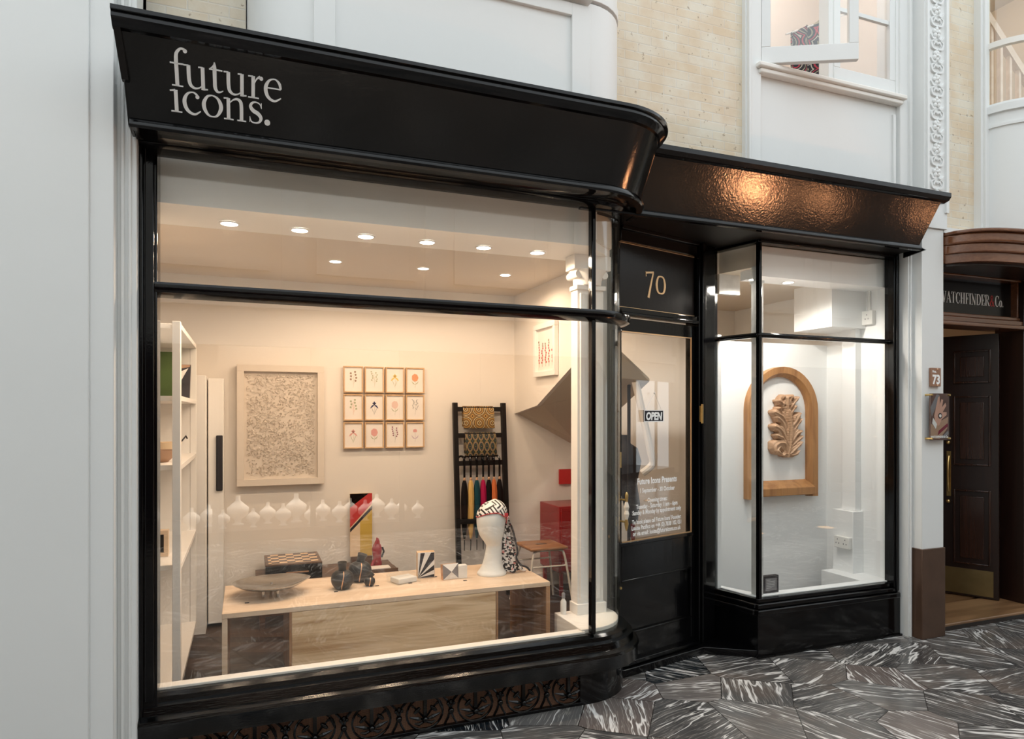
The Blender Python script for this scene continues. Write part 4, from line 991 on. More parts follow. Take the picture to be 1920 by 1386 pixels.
# ---- low walnut bench at the back wall
wb = thing('low_walnut_bench', (.5,4.78,ZF), 'dark walnut low bench against the back wall', 'bench')
MB().box(.06,.97,4.58,4.975,.405,.43).box(.06,.97,4.58,4.60,.375,.405).build('top','walnut',wb,bevel=.002)
for x in (.08,.90):
    MB().box(x,x+.035,4.62,4.66,ZF,.40).build('leg','walnut',wb)
    MB().box(x,x+.035,4.90,4.94,ZF,.40).build('leg','walnut',wb)
MB().box(.115,.90,4.62,4.65,.20,.235).build('stretcher','walnut',wb)
# chess box
cb = thing('chess_box', (.30,4.76,.43), 'black lacquered games box with a chequered inlaid lid', 'games box')
MB().box(.115,.465,4.585,4.93,.4305,.525).build('box','black_gloss',cb,bevel=.003)
ll_ = MB().box(.115,.465,4.585,4.93,.5252,.535).build('lid','walnut',cb,bevel=.002)
MB().box(.135,.445,4.61,4.905,.535,.5365).build('chequered_inlay','chess',ll_,flat=True)
MB().box(.24,.38,4.580,4.586,.475,.483).build('inlay_line','copper_line',cb)
# painted panel leaning on the wall
pn = thing('geometric_panel', (.775,4.965,.43), 'tall narrow panel of red, cream and yellow diagonal shapes leaning on the wall', 'panel')
ax0, ax1, az0, az1 = .695,.852,.475,.925
b = MB().box(ax0,ax1,4.955,4.975,az0,az1,0)
def pq(u,v): return (ax0+u*(ax1-ax0), 4.955, az0+v*(az1-az0))
def pf(pts,m): b.extr([pq(*p) for p in pts],(0,-.0015,0),m)
pf([(0,.46),(1,.84),(1,1),(.0,1)],1); pf([(0,.84),(.60,1),(0,1)],2); pf([(0,.78),(0,.84),(.60,1),(.85,1)],3)
pf([(0,.385),(1,.74),(1,.80),(0,.44)],4); pf([(.45,0),(1,0),(1,.74),(.45,.545)],5); pf([(.0,.0),(.45,.0),(.45,.545),(0,.385)],3)
b.build('panel',['a_cream','a_red','a_maroon','a_cream','a_black','a_yellow'],pn,flat=True)
o = MB().box(.70,.85,4.93,4.955,.4305,.474).build('panel_foot','walnut',None,(.775,4.94,.43)); tag(o,'small walnut block under the red and cream diagonal panel','block')
# red glass hands
rh = thing('glass_sculpture', (.86,4.80,.43), 'small dark red glass sculpture of clasped hands', 'sculpture')
b = MB(); b.lathe([(.030,.001),(.034,.02),(.026,.05),(.030,.09),(.034,.12),(.024,.15),(.010,.17)],(.86,4.80,.43),14,sx=1.1,sy=.8)
for i, (dx,dz,l) in enumerate(((-.02,.12,.06),(-.006,.14,.06),(.010,.14,.055),(.024,.11,.05))):
    b.tube([(.86+dx,4.79,.43+dz),(.86+dx*.8,4.785,.43+dz+l*.6),(.86+dx*.4,4.79,.43+dz+l)],[.009,.008,.005],8)
b.tube([(.835,4.78,.47),(.82,4.77,.44),(.80,4.76,.437)],[.014,.012,.008],8)
b.build('hands','glass_red',rh,angle=70)
MB().tube([(.89,4.79,.49),(.905,4.785,.53),(.895,4.79,.56)],.007,8).build('dark_finger','a_black',rh)
# tray with a card
tr = thing('wooden_tray', (.87,4.66,.43), 'small brown wooden tray holding a pale card', 'tray')
MB().box(.74,.965,4.585,4.74,.4305,.442).box(.74,.965,4.585,4.592,.442,.452).build('tray','walnut',tr,bevel=.001)
MB().box(.79,.92,4.61,4.70,.4425,.452).build('card','paper',tr)

# ---- large white relief in a frame
def frame(t, x0, x1, z0, z1, y, bw, dp_, mt, parent, name='frame'):
    b = MB().box(x0,x1,y-dp_,y,z1-bw,z1).box(x0,x1,y-dp_,y,z0,z0+bw).box(x0,x0+bw,y-dp_,y,z0+bw,z1-bw).box(x1-bw,x1,y-dp_,y,z0+bw,z1-bw)
    return b.build(name, mt, parent, bevel=.0012)
A0 = atY(444,683,YW-.05); A1 = atY(608,907,YW-.05)
rl = thing('relief_artwork', ((A0.x+A1.x)/2,YW,(A0.z+A1.z)/2), 'large framed relief of small cream paper petals on the back wall', 'artwork')
frame('', A0.x,A1.x,A1.z,A0.z,YW,.045,.05,'paper_art',rl)
MB().box(A0.x+.04,A1.x-.04,YW-.012,YW-.004,A1.z+.04,A0.z-.04).build('backing','paper_art',rl)
random.seed(7); b = MB()
W_, H_ = A1.x-A0.x-.13, A0.z-A1.z-.13
for i in range(2600):
    u, v = random.random(), random.random()
    x, z = A0.x+.065+u*W_, A1.z+.065+v*H_; a = random.random()*PI; r = random.uniform(.006,.013); k = random.uniform(.3,.8)
    if random.random() < .15+.25*math.sin(v*9+u*4): continue
    dx, dz = math.cos(a)*r, math.sin(a)*r; y_ = YW-.013
    b.add([(x-dx,y_,z-dz),(x-dz*k,y_-.004,z+dx*k),(x+dx,y_-random.uniform(.004,.016),z+dz),(x+dz*k,y_-.003,z-dx*k)],[(0,1,2,3)])
b.build('paper_petals','paper_art',rl,flat=True,recalc=False)
# ---- twelve botanical prints
prints = [
 ('brown and green poppies','ink_brown','ink_green',4),('green lily sprig','ink_green','ink_green',5),('yellow iris','ink_yellow','ink_green',2),('orange peony','ink_orange','ink_green',0),
 ('yellow green wildflowers','ink_green','ink_orange',4),('blue black iris','ink_blue','ink_grey',2),('pale blush carnation','ink_blush','ink_green',0),('two grey twigs with buds','ink_grey','ink_grey',3),
 ('pink and plum iris','ink_pink','ink_green',2),('pink rose','ink_pink','ink_green',0),('plum berry sprig','ink_plum','ink_grey',5),('lilac tulip','ink_pink','ink_lilac',1)]
rowsn = ['top row','middle row','bottom row']
cx4 = [(644.5,681),(683.5,719.5),(721.7,757.8),(760,794)]; rz3 = [(686.7,734),(738.6,785.5),(789,837.5)]
random.seed(11)
for i, (nm, c1_, c2_, kd) in enumerate(prints):
    cxp, rzp = cx4[i%4], rz3[i//4]
    a = atY(cxp[0],(rzp[0]),YW-.02); c = atY(cxp[1],(rzp[1]),YW-.02)
    # all frames hang level: common rows and columns measured on the first frame
    u0 = .650 + (i%4)*.151; z1_ = 1.843 - (i//4)*.202
    x0_, x1_, z0_, z1_ = u0, u0+.140, z1_-.190, z1_
    t = thing('botanical_print', (x0_+.07,YW,z0_+.095), 'oak framed print of a %s, %s of the grid' % (nm, rowsn[i//4]), 'framed print', 'grid of small botanical prints on the back wall')
    frame('', x0_,x1_,z0_,z1_,YW,.009,.022,'frame_oak',t)
    pp_ = MB().box(x0_+.008,x1_-.008,YW-.012,YW-.002,z0_+.008,z1_-.008).build('paper','paper',t,flat=True)
    b = MB(); cx_, cz_ = x0_+.07, z0_+.115; mp_ = lambda u,v,h: (cx_+u, YW-.0122-h, cz_+v)
    b.ribbon([(0,-.075,.0012),(.004,-.04,.0015),(0,0,.0012)],mp_,.0006,1)
    if kd in (0,1):
        R = .026 if kd == 0 else .020
        for j in range(7 if kd == 0 else 4):
            an = j*2*PI/7 if kd == 0 else PI/2+(j-1.5)*.45
            q_ = (R*.55*math.cos(an), R*.55*math.sin(an))
            b.disc(q_,R*.42,(lambda u,v,h,j=j:(cx_+u,YW-.0125-h-j*.0002,cz_+v)),.0003,0,10,R*.6)
        for sg in (-1,1): b.ribbon([(0,-.05,.001),(sg*.014,-.042,.006),(sg*.026,-.025,.001)],mp_,.0005,1)
    elif kd == 2:
        for an, l in ((PI/2,.03),(.9,.022),(PI-.9,.022),(-.65,.034),(PI+.65,.034)):
            b.ribbon([(0,0,.003),(.5*l*math.cos(an),.5*l*math.sin(an),.011),(l*math.cos(an)*1.05,l*math.sin(an)-.006,.003)],mp_,.0006,0)
        for sg in (-1,1): b.ribbon([(0,-.07,.001),(sg*.012,-.04,.003),(sg*.024,-.01,.001)],mp_,.0005,1)
    elif kd in (3,4,5):
        n_ = {3:14,4:7,5:10}[kd]
        for j in range(n_):
            sg = -1 if j%2 else 1; v = -.04+.075*j/n_; w__ = .022*random.uniform(.5,1)
            if kd == 3: sx__ = .014*sg; b.ribbon([(sx__,v,.001),(sx__+random.uniform(-.01,.01),v+.010,.005),(sx__+random.uniform(-.012,.012),v+.016,.001)],mp_,.0005,0)
            else:
                b.ribbon([(0,v-.012,.001),(sg*w__*.6,v,.0012),(sg*w__,v+.008,.001)],mp_,.0005,1)
                b.disc((sg*w__,v+.010),.0075 if kd==4 else .0055,mp_,.0009,0,8)
    b.build('drawing',[c1_,c2_],pp_,flat=True)
# ---- ladder rack
ld = thing('ladder_rack', (1.66,4.9,ZF), 'black wooden ladder leaning on the back wall', 'ladder rack')
def lean(z): return 4.955 - (1.58-z)*.085          # y of the ladder at height z
def lbox(x0,x1,z0,z1,t0=-.018,t1=.018):
    return [[(x0,lean(z)+t0,z),(x1,lean(z)+t0,z),(x1,lean(z)+t1,z),(x0,lean(z)+t1,z)] for z in (z0,z1)]
for x in (1.458,1.848):
    MB().loft(lbox(x,x+.036,ZF,1.585)).build('rail','black_matt',ld,bevel=.003)
rz = [1.535,1.335,1.125,.69,.33]
for z in rz: MB().loft(lbox(1.494,1.848,z-.018,z+.018,-.012,.012)).build('rung','black_matt',ld,bevel=.002)
def cloth(x0,x1,zt,zb,mt,label):
    t = None; b = MB(); y = lean(zt); rows = []
    n_ = 26
    prof = [(.020,zb+.01),(.021,(zb+zt)/2),(.020,zt-.02),(.016,zt+.004),(0,zt+.024),(-.018,zt+.004),(-.024,zt-.02),(-.027,(zb+zt)/2),(-.030,zb),(-.026,zb-.004),(-.019,zb),(-.019,(zb+zt)/2),(-.018,zt-.02),(-.013,zt),(0,zt+.018),(.013,zt),(.015,zt-.02),(.015,zb+.012)]
    for i in range(n_+1):
        x = x0+(x1-x0)*i/n_; wv = .003*math.sin(i*.8)
        rows.append([(x, lean(z)+o_+wv*(zt-z)/.2, z) for o_, z in prof])
    b.loft(rows); o = b.build('folded_scarf',mt,None,((x0+x1)/2,y,zt),angle=60)
    return tag(o,label,'scarf','folded printed scarves on the ladder')
cloth(1.535,1.782,1.535,1.392,'cloth_gold','brown and gold tile patterned scarf folded over the top rung')
cloth(1.545,1.795,1.335,1.185,'cloth_dark','black, green and gold patterned scarf folded over the second rung')
# ---- umbrellas
def umbrella(x, mt, label, ln=.46):
    zh = 1.125+.022; yy = lean(1.125)-.022
    t = thing('umbrella', (x,yy,zh), label, 'umbrella', 'furled umbrellas hooked over the ladder rung')
    b = MB(); pts = [(x, yy, zh-.135),(x,yy,zh-.06),(x,yy-.0,zh-.01)]
    for k in range(9):
        a = PI*k/8; pts.append((x-.018*(1-math.cos(a)), yy+.028*(1-math.cos(a)), zh+.032*math.sin(a)))
    pts.append((x-.038,yy+.058,zh-.025))
    hh_ = b.tube(pts,.0085,8).build('handle','black_gloss',t)
    MB().lathe([(.0085,0),(.0095,.004),(.0095,.018),(.008,.022)],(x,yy,zh-.150),10).build('collar','copper_line',hh_)
    b = MB(); rows = []
    for i, (r,z) in enumerate(smooth([(.009,-.150),(.016,-.175),(.0225,-.25),(.0235,-.33),(.022,-.45),(.018,-.54),(.010,-.605),(.006,-.625)],2)):
        rows.append([(x+r*(1+.16*math.cos(6*a+z*14))*math.cos(a), yy+r*(1+.16*math.cos(6*a+z*14))*math.sin(a), zh+z*ln/.46*.93-.01) for a in [2*PI*k/24 for k in range(24)]])
    cc_ = b.loft(rows).build('canopy',mt,t,angle=70)
    MB().tube([(x,yy,zh-.60),(x,yy,zh-.68)],[.005,.003],8).build('tip','black_matt',cc_)
for i, (x, mt, cn) in enumerate(((1.533,'u_black','leftmost black'),(1.583,'u_yellow','cream yellow'),(1.632,'u_teal','dark teal'),(1.682,'u_magenta','magenta'),(1.728,'u_black','middle black'),(1.770,'u_orange','orange'),(1.815,'u_black','rightmost black'))):
    umbrella(x, mt, cn + ' furled umbrella hanging from the ladder')
# ---- framed print on the stair wall
XW = 1.978
f0 = atX(1002,612,XW-.02); f1 = atX(1042,605,XW-.02); zt_, zb_ = f0.z-.0, atX(1002,708,XW-.02).z
fp = thing('foxglove_print', (XW,(f0.y+f1.y)/2,(zt_+zb_)/2), 'white framed print of red foxgloves on the stair side wall', 'framed print')
ya, yb_ = f1.y, f0.y
b = MB().box(XW-.03,XW,ya,yb_,zt_-.035,zt_).box(XW-.03,XW,ya,yb_,zb_,zb_+.035).box(XW-.03,XW,ya,ya+.035,zb_+.0351,zt_-.0351).box(XW-.03,XW,yb_-.035,yb_,zb_+.0351,zt_-.0351)
b.build('frame','white_inside',fp,bevel=.002); MB().box(XW-.012,XW-.002,ya+.03,yb_-.03,zb_+.03,zt_-.03).build('paper','paper',fp)
b = MB(); random.seed(3)
for j in range(5):
    y_ = ya+.07+(yb_-ya-.14)*j/4; h_ = .10+.07*random.random()
    mq = lambda u,v,h: (XW-.0125-h, y_+u, zb_+.09+v)
    b.ribbon([(0,-.02,.003),(0,h_,.003)],mq,.0006,1)
    for k in range(9): b.disc((random.uniform(-.012,.012),.01+h_*k/9),.008,mq,.001,0 if k<7 else 1,7)
b.build('drawing',['a_red','ink_brown'],fp,flat=True)
# ---- red cabinet and stool
rc = thing('red_cabinet', (2.5,4.75,ZF), 'dark red lacquered cabinet on thin legs at the back of the shop', 'cabinet')
MB().box(2.19,2.85,4.62,4.975,.30,.80).build('body','red_lacquer',rc,bevel=.004)
MB().box(2.205,2.52,4.608,4.62,.315,.785).build('door','red_lacquer',rc,bevel=.002); MB().box(2.53,2.84,4.608,4.62,.315,.785).build('door','red_lacquer',rc,bevel=.002)
for x,y in ((2.21,4.64),(2.80,4.64),(2.21,4.94),(2.80,4.94)): MB().box(x,x+.025,y,y+.025,ZF,.30).build('leg','red_lacquer',rc)
rp = MB().box(2.36,2.52,4.972,4.985,.93,1.05).build('wall_box','red_plaque',None,(2.44,4.98,.98)); tag(rp,'small bright red box on the wall above the dark red cabinet','box')
sl = thing('stool', (2.0,4.5,ZF), 'low stool with brown wooden seat and cream bent metal legs', 'stool')
b = MB(); sx0,sx1,sy0,sy1 = 1.85,2.14,4.36,4.66
b.box(sx0,sx1,sy0,sy1,.535,.555).build('seat','seat_wood',sl,bevel=.006)
MB().box(1.955,2.035,4.49,4.53,.5545,.5562).build('grip_slot','walnut',sl)
for y, dy in ((sy0+.03,-.05),(sy1-.03,.05)):
    pts = [(sx0-.03,y+dy,ZF+.008),(sx0+.02,y+dy*.3,.48),(sx0+.05,y,.525),(sx0+.09,y,.530),(sx1-.09,y,.530),(sx1-.05,y,.525),(sx1-.02,y+dy*.3,.48),(sx1+.03,y+dy,ZF+.008)]
    MB().tube(smooth(pts,3),.008,8).tube([(sx0+.005,y+dy*.4,.42),(sx1-.005,y+dy*.4,.42)],.006,8).build('leg','stool_metal',sl)
# ---- bottle on the window bed
p = Vector((1.665,3.455,.372))
bt = thing('spray_bottle', tuple(p), 'small clear bottle with dark cap on the white window bed', 'bottle')
MB().lathe([(.016,.0005),(.017,.02),(.017,.07),(.008,.085),(.008,.09)],tuple(p),14).build('bottle','plastic_white',bt)
MB().lathe([(.010,.09),(.010,.115),(.007,.12)],tuple(p),12).build('cap','a_grey',bt)
# ---- shelf unit on the left
su = thing('shelf_unit', (-.45,4.1,ZF), 'tall white open shelf unit along the left wall', 'shelf unit')
SX0, SX1, SY0, SY1 = -.598,-.283,3.50,4.60
MB().box(SX1-.035,SX1,SY0,SY0+.05,ZF,1.93).build('post','white_inside',su,bevel=.002)
MB().box(SX0,SX0+.035,SY0,SY0+.05,ZF,1.93).build('post','white_inside',su,bevel=.002)
MB().box(SX1-.035,SX1-.0,SY1-.02,SY1,ZF+.08,1.90).build('post','white_inside',su,bevel=.002)
MB().box(SX0,SX1-.036,SY1-.02,SY1,ZF,1.90).build('end_panel','white_inside',su)
for z in (.205,.765,1.235,1.56,1.90): MB().box(SX0,SX1-.001,SY0+.05,SY1-.021,z,z+.024).build('shelf','white_inside',su,bevel=.001)
# cupboard beside it
cu = thing('tall_cupboard', (-.25,4.8,ZF), 'white cupboard between the shelf unit and the back wall', 'cupboard')
MB().box(-.598,-.235,4.66,4.98,ZF,1.74).build('body','white_inside',cu,bevel=.002)
MB().box(-.228,-.135,4.80,4.98,ZF+.02,1.73).build('side_panel','white_inside',cu,bevel=.004)
MB().box(-.180,-.140,4.780,4.798,1.00,1.36).build('pull_bar','a_black',cu,bevel=.006)
# things on the shelves
o = MB().box(-.57,-.38,4.40,4.43,1.5845,1.86).build('green_picture','green_art',None,(-.5,4.41,1.584)); tag(o,'green picture standing behind the front post of the shelf unit','picture')
pb2 = thing('photo_block', (-.32,4.2,1.584), 'dark landscape photo block leaning on the upper shelf', 'photograph')
MB().extr([(-.372,4.20,1.5845),(-.295,4.20,1.5845),(-.288,4.20,1.775),(-.372,4.20,1.775)],(0,.03,0)).build('block','photo_dark',pb2)
MB().extr([(-.370,4.199,1.62),(-.300,4.199,1.755),(-.370,4.199,1.72)],(0,-.001,0)).build('snow_slope','a_white',pb2)
MB().extr([(-.370,4.199,1.745),(-.293,4.199,1.762),(-.290,4.199,1.774),(-.370,4.199,1.774)],(0,-.001,0)).build('sky','a_tan',pb2)
for k, (y, r, h_, mt, tx) in enumerate(((3.78,.075,.06,'a_tan','tan bowl on the middle shelf nearest the window'),(4.18,.07,.085,'a_cream','cream bowl with a dark spoon on the middle shelf'))):
    t = thing('bowl', (-.40,y,1.26), tx, 'bowl', 'bowls on the shelf unit')
    MB().lathe([(r*.5,.0005),(r*.9,h_*.5),(r,h_),(r*.94,h_),(r*.8,h_*.5),(r*.3,.012)],(-.40,y,1.259),22).build('bowl',mt,t,angle=60)
    if k: MB().tube([(-.38,y,1.28),(-.34,y+.03,1.34),(-.315,y+.06,1.375),(-.31,y+.075,1.36)],.004,6).build('spoon','a_black',t)
t = thing('wooden_box', (-.42,3.80,.789), 'small wooden box frame on the lower middle shelf', 'box')
frame('', -.50,-.36,.790,.92,3.82,.02,.05,'oak_pale',t); MB().box(-.48,-.38,3.79,3.80,.81,.90).build('back','a_black',t)
t = thing('wreath', (-.43,3.66,1.10), 'small dark twig wreath hanging in the shelf unit', 'wreath')
MB().tube([(-.43,3.66+.06*math.cos(2*PI*k/16),1.12+.06*math.sin(2*PI*k/16)) for k in range(16)],.007,6,loop=True).build('ring','ink_brown',t)
MB().tube([(-.43,3.66,1.18),(-.43,3.66,1.235)],.0015,5).build('string','a_white',t)
# ---- downlights
def downlight(x, y, z, nm, gp, st, big=.036):
    t = thing('downlight', (x,y,z), nm, 'downlight', gp)
    MB().lathe([(big*1.22,-.001),(big*1.22,-.004),(big,-.005),(big,-.001)],(x,y,z),24).build('rim','white_inside',t)
    MB().lathe([(0.001,-.003),(big,-.0035),(big,-.001)],(x,y,z),24).build('lamp','lamp_face',t)
    l = bpy.data.lights.new('downlight_beam','SPOT'); l.energy = st*(1.5 if 'right bay' in nm else .92); l.color = (1,.93,.84) if 'right bay' in nm else (1,.73,.50) ; l.spot_size = math.radians(172); l.spot_blend = .35; l.shadow_soft_size = .035
    lo = bpy.data.objects.new('downlight_beam', l); col.objects.link(lo); lo.parent = t; lo.location = (0,0,-.02)
ordn = ['first','second','third','fourth','fifth','sixth']
for i, (px, py) in enumerate(((430,419),(562,432),(686,443),(800,455),(907,464),(1007,474))):
    p = atZ(px,py,2.388); downlight(p.x,3.43,2.389,'soffit downlight of the main window, %s from the left' % ordn[i],'row of six downlights in the soffit',17, .038)
for i, (px, py) in enumerate(((628,491),(791,505),(940,519))):
    p = atZ(px,py,2.43); downlight(p.x,4.24,2.4295,'ceiling downlight deeper in the shop, %s of three from the left' % ordn[i],'row of three downlights in the ceiling',17,.034)
for i, (px, py) in enumerate(((1433,519),(1501,524))):
    p = atZ(px,py,2.368); downlight(p.x,3.51,2.3695,('downlight of the right bay nearest its corner post','downlight in the middle of the right bay')[i],'downlights of the right bay',17,.034)
downlight(2.55,4.3,2.4295,'added unseen downlight brightening the space behind the shop door',None,26)  # unseen lamp, added to brighten the interior behind the door glass
# ---- right bay contents
YP = 3.95
a = atY(1403,930,YP-.05); c = atY(1535,930,YP-.05)
X0, X1 = a.x, c.x-.01; ZB = .885; ZTOP = atY(1478,688,YP-.05).z; Rr = (X1-X0)/2; cx_ = (X0+X1)/2; zc = ZTOP-Rr
at_ = thing('carved_arch_frame', (cx_,YP,ZB), 'arched oak frame hung on the white panel in the right bay', 'frame')
b = MB(); rows = []; bw = .072
path = [((X0,ZB),(X0+bw,ZB)),((X0,zc),(X0+bw,zc))]
for k in range(1,20):
    a_ = PI - PI*k/20; path.append(((cx_+Rr*math.cos(a_),zc+Rr*math.sin(a_)),(cx_+(Rr-bw)*math.cos(a_),zc+(Rr-bw)*math.sin(a_))))
path += [((X1,zc),(X1-bw,zc)),((X1,ZB),(X1-bw,ZB))]
for o1, i1 in path:
    m1 = (o1[0]*.35+i1[0]*.65, o1[1]*.35+i1[1]*.65)
    rows.append([(o1[0],YP,o1[1]),(o1[0],YP-.055,o1[1]),(m1[0],YP-.05,m1[1]),(i1[0],YP-.02,i1[1]),(i1[0],YP,i1[1])])
b.loft(rows).build('arch','arch_oak',at_,angle=30)
MB().extr([(X0+bw-.01,YP-.0,ZB+.02),(X0+bw-.01,YP-.09,ZB+.02),(X0+bw-.01,YP-.09,ZB+.075),(X0+bw-.01,YP-.0,ZB+.125)],(X1-X0-2*bw+.02,0,0)).build('bottom_rail','arch_oak',at_,bevel=.003)
# acanthus leaf carving
ac = thing('acanthus_carving', (3.69,YP,1.4), 'carved lime wood acanthus leaf mounted inside the oak arch', 'carving')
q0 = atY(1472,857,YP-.05); q1 = atY(1476,741,YP-.05); ax_ = q0.x+.035; zb0 = q0.z; Hh = q1.z-q0.z
LOBES = [ # spine points in carving units (x right, z up), half width, height
 ([(370,890),(388,760),(378,640),(350,520)],46,.055),([(350,600),(338,500),(322,410)],62,.060),
 ([(330,500),(280,455),(230,432)],30,.062),([(360,520),(405,450),(436,404)],28,.064),([(350,470),(368,420),(372,388)],30,.066),([(375,560),(410,500),(420,478)],24,.056),([(310,450),(285,415),(292,392)],26,.060),
 ([(355,660),(300,575),(240,545),(192,528)],40,.060),([(300,570),(262,520),(238,495)],26,.064),([(350,730),(300,630),(250,590),(212,572)],30,.058),
 ([(352,790),(290,700),(240,665),(192,648)],40,.064),([(350,830),(300,750),(255,735),(215,722)],28,.056),
 ([(340,870),(322,800),(262,785),(200,810),(192,850)],36,.064),([(300,850),(255,820),(222,850),(250,880)],30,.070),
 ([(392,660),(428,610),(462,540)],36,.058),([(405,720),(446,640),(480,590)],28,.052),([(396,790),(440,715),(478,690)],30,.060),([(400,820),(450,770),(488,735)],28,.054),
 ([(385,880),(430,835),(478,785)],28,.060),([(385,892),(430,885),(456,858)],24,.052),([(360,885),(320,880),(290,890)],26,.050)]
LB = [([Vector(q_) for q_ in smooth(sp_,6)], w_, h_) for sp_, w_, h_ in LOBES]
NX, NZ = 88, 150; gx0, gx1, gz0, gz1 = 172, 504, 372, 912
HF = {}
for jz in range(NZ+1):
    for ix in range(NX+1):
        P_q = Vector((gx0+(gx1-gx0)*ix/NX, gz0+(gz1-gz0)*jz/NZ)); best = 0
        for sp_, w_, h_ in LB:
            bd_, bi_ = 1e9, 0
            for n__, q_ in enumerate(sp_):
                d_ = (P_q-q_).length_squared
                if d_ < bd_: bd_, bi_ = d_, n__
            t_ = bi_/(len(sp_)-1); wv = w_*(1+.20*math.sin(t_*13+w_))*(1.0 if t_ < .75 else 1-.5*(t_-.75)/.25)
            d_ = math.sqrt(bd_)/wv
            if d_ < 1:
                a_, b_ = sp_[max(bi_-1,0)], sp_[min(bi_+1,len(sp_)-1)]
                tg = (b_-a_).normalized(); sd = (P_q-sp_[bi_]).dot(Vector((-tg.y,tg.x)))/wv
                hh = h_*(.42+.58*t_)*(1-d_**3)**.6 + .0065*math.cos(sd*8.5)*(1-d_)
                best = max(best, hh)
        for ex, ez, er in ((308,475,9),(358,478,9),(402,608,10)):
            if (P_q-Vector((ex,ez))).length < er: best = min(best,.012)
        if best > .004: HF[(ix,jz)] = best
b = MB(); IDX = {}; ku = Hh/520.0
def gpt(ix,jz,h): return (ax_+((gx0+(gx1-gx0)*ix/NX)-345)*ku, YP-h, zb0+(905-(gz0+(gz1-gz0)*jz/NZ))*ku)
vs = []; fs_ = []
for (ix,jz),h in HF.items(): IDX[(ix,jz)] = len(vs); vs.append(gpt(ix,jz,h+.008))
NB = len(vs)
for (ix,jz),h in HF.items(): vs.append(gpt(ix,jz,.0))
ed = {}
for (ix,jz) in HF:
    q4 = [(ix,jz),(ix+1,jz),(ix+1,jz+1),(ix,jz+1)]
    if all(c__ in IDX for c__ in q4):
        fs_.append(tuple(IDX[c__] for c__ in q4))
        for a_, b_ in zip(q4, q4[1:]+q4[:1]): 
            if (b_,a_) in ed: del ed[(b_,a_)]
            else: ed[(a_,b_)] = 1
for a_, b_ in ed: fs_.append((IDX[b_],IDX[a_],IDX[a_]+NB,IDX[b_]+NB))
b.add(vs, fs_)
b.build('leaves','carved_lime',ac,angle=65)
# small framed label on the sill
p = atZ(1468,1113,.358)
lb = thing('framed_label', (p.x,p.y,.358), 'small black box frame with a printed caption on the bay sill', 'label')
p = Vector((3.115,3.425,.358))
MB().box(p.x-.062,p.x+.062,p.y,p.y+.03,.3585,.468).build('frame','a_black',lb,bevel=.002)
kk_ = MB().box(p.x-.045,p.x+.045,p.y-.001,p.y+.001,.374,.452).build('card','a_grey',lb)
b = MB()
for k in range(6): b.box(p.x-.036,p.x-.036+(.03 if k==0 else .066 if k<5 else .04),p.y-.0015,p.y-.0008,.440-.010*k,.442-.010*k)
b.build('caption_lines','plastic_white',kk_)
# wiring boxes on the side wall
def socket(y, z, w, h, label, n_):
    t = thing('wall_socket', (4.075,y,z), label, 'socket', 'white electrical boxes in the right bay')
    xf_ = 4.03 if z < .8 else 4.085
    xf_ = 4.028 if z < .8 else 4.128
    MB().box(xf_-.035,xf_,y-w/2,y+w/2,z,z+h).build('box','plastic_white',t,bevel=.004)
    b = MB()
    for i in range(n_):
        yy = y+(i-(n_-1)/2)*w/2
        for dy,dz in ((0,.02),(-.012,-.008),(.012,-.008)): b.box(xf_-.0365,xf_-.035,yy+dy-.003,yy+dy+.003,z+h/2+dz-.005,z+h/2+dz+.005)
    b.build('pin_holes','a_grey',t)
    return t
socket(3.69,.53,.13,.085,'white double socket low on the side wall of the right bay',2)
t = socket(3.56,2.13,.09,.10,'white single socket high on the side wall with a cable conduit',1)
MB().tube([(4.118,3.56,2.23),(4.118,3.56,2.42)],.010,8).build('conduit','plastic_white',t)
# scarf in the upper window
t = thing('hanging_textile', (3.35,3.62,4.0), 'dark floral patterned textile hanging in the open upper window', 'textile')
p0 = atY(1484,60,3.62); p1 = atY(1548,28,3.62); b = MB(); rows = []
for i in range(19):
    u = i/18; x = p0.x+(p1.x-p0.x)*u*1.15; y = 3.62+.02*math.sin(u*16)
    zt_ = p0.z + (p1.z-p0.z)*u; rows.append([(x,y,3.42),(x,y,zt_+.01*math.sin(u*20)),(x,y+.008,zt_),(x,y+.008,3.42)])
b.loft(rows).build('cloth','cloth_upper',t,angle=60)
MB().tube([(p0.x-.04,3.63,p0.z-.02),(p1.x+.3,3.63,p1.z+.1)],.006,8).build('rail','a_white',t)
# stair inside the shop, seen through the door
sr = thing('handrail', (2.75,4.5,.9), 'cream stair handrail curving behind the shop door', 'handrail')
b = MB(); b.tube(smooth([(2.47,4.0,1.72),(2.54,4.02,1.50),(2.62,4.05,1.25),(2.66,4.08,1.15),(2.60,4.12,1.08)],5),.026,10).build('rail','white_cream',sr)
b = MB(); b.extr([(2.30,4.2,1.20),(2.36,4.2,1.20),(2.40,4.2,.92),(2.48,4.2,.92),(2.68,4.2,.12),(2.50,4.2,.12),(2.36,4.2,.86),(2.30,4.2,.92)],(0,.05,0)).build('string_board','white_cream',sr)
b = MB(); b.tube([(2.45,4.05,1.75),(2.45,4.05,.12)],.012,8).build('newel','a_black',sr)
dm = thing('dressed_figure_stand', (2.62,4.45,ZF), 'dark dress stand on the floor behind the shop door', 'dress stand')
MB().lathe([(.10,0),(.10,.02),(.015,.03),(.015,.55),(.10,.56),(.12,.70),(.095,.85),(.13,1.02),(.10,1.12),(.035,1.16),(.03,1.22)],(2.66,4.45,ZF+.001),20,sy=.7).build('torso','a_black',dm,angle=60)

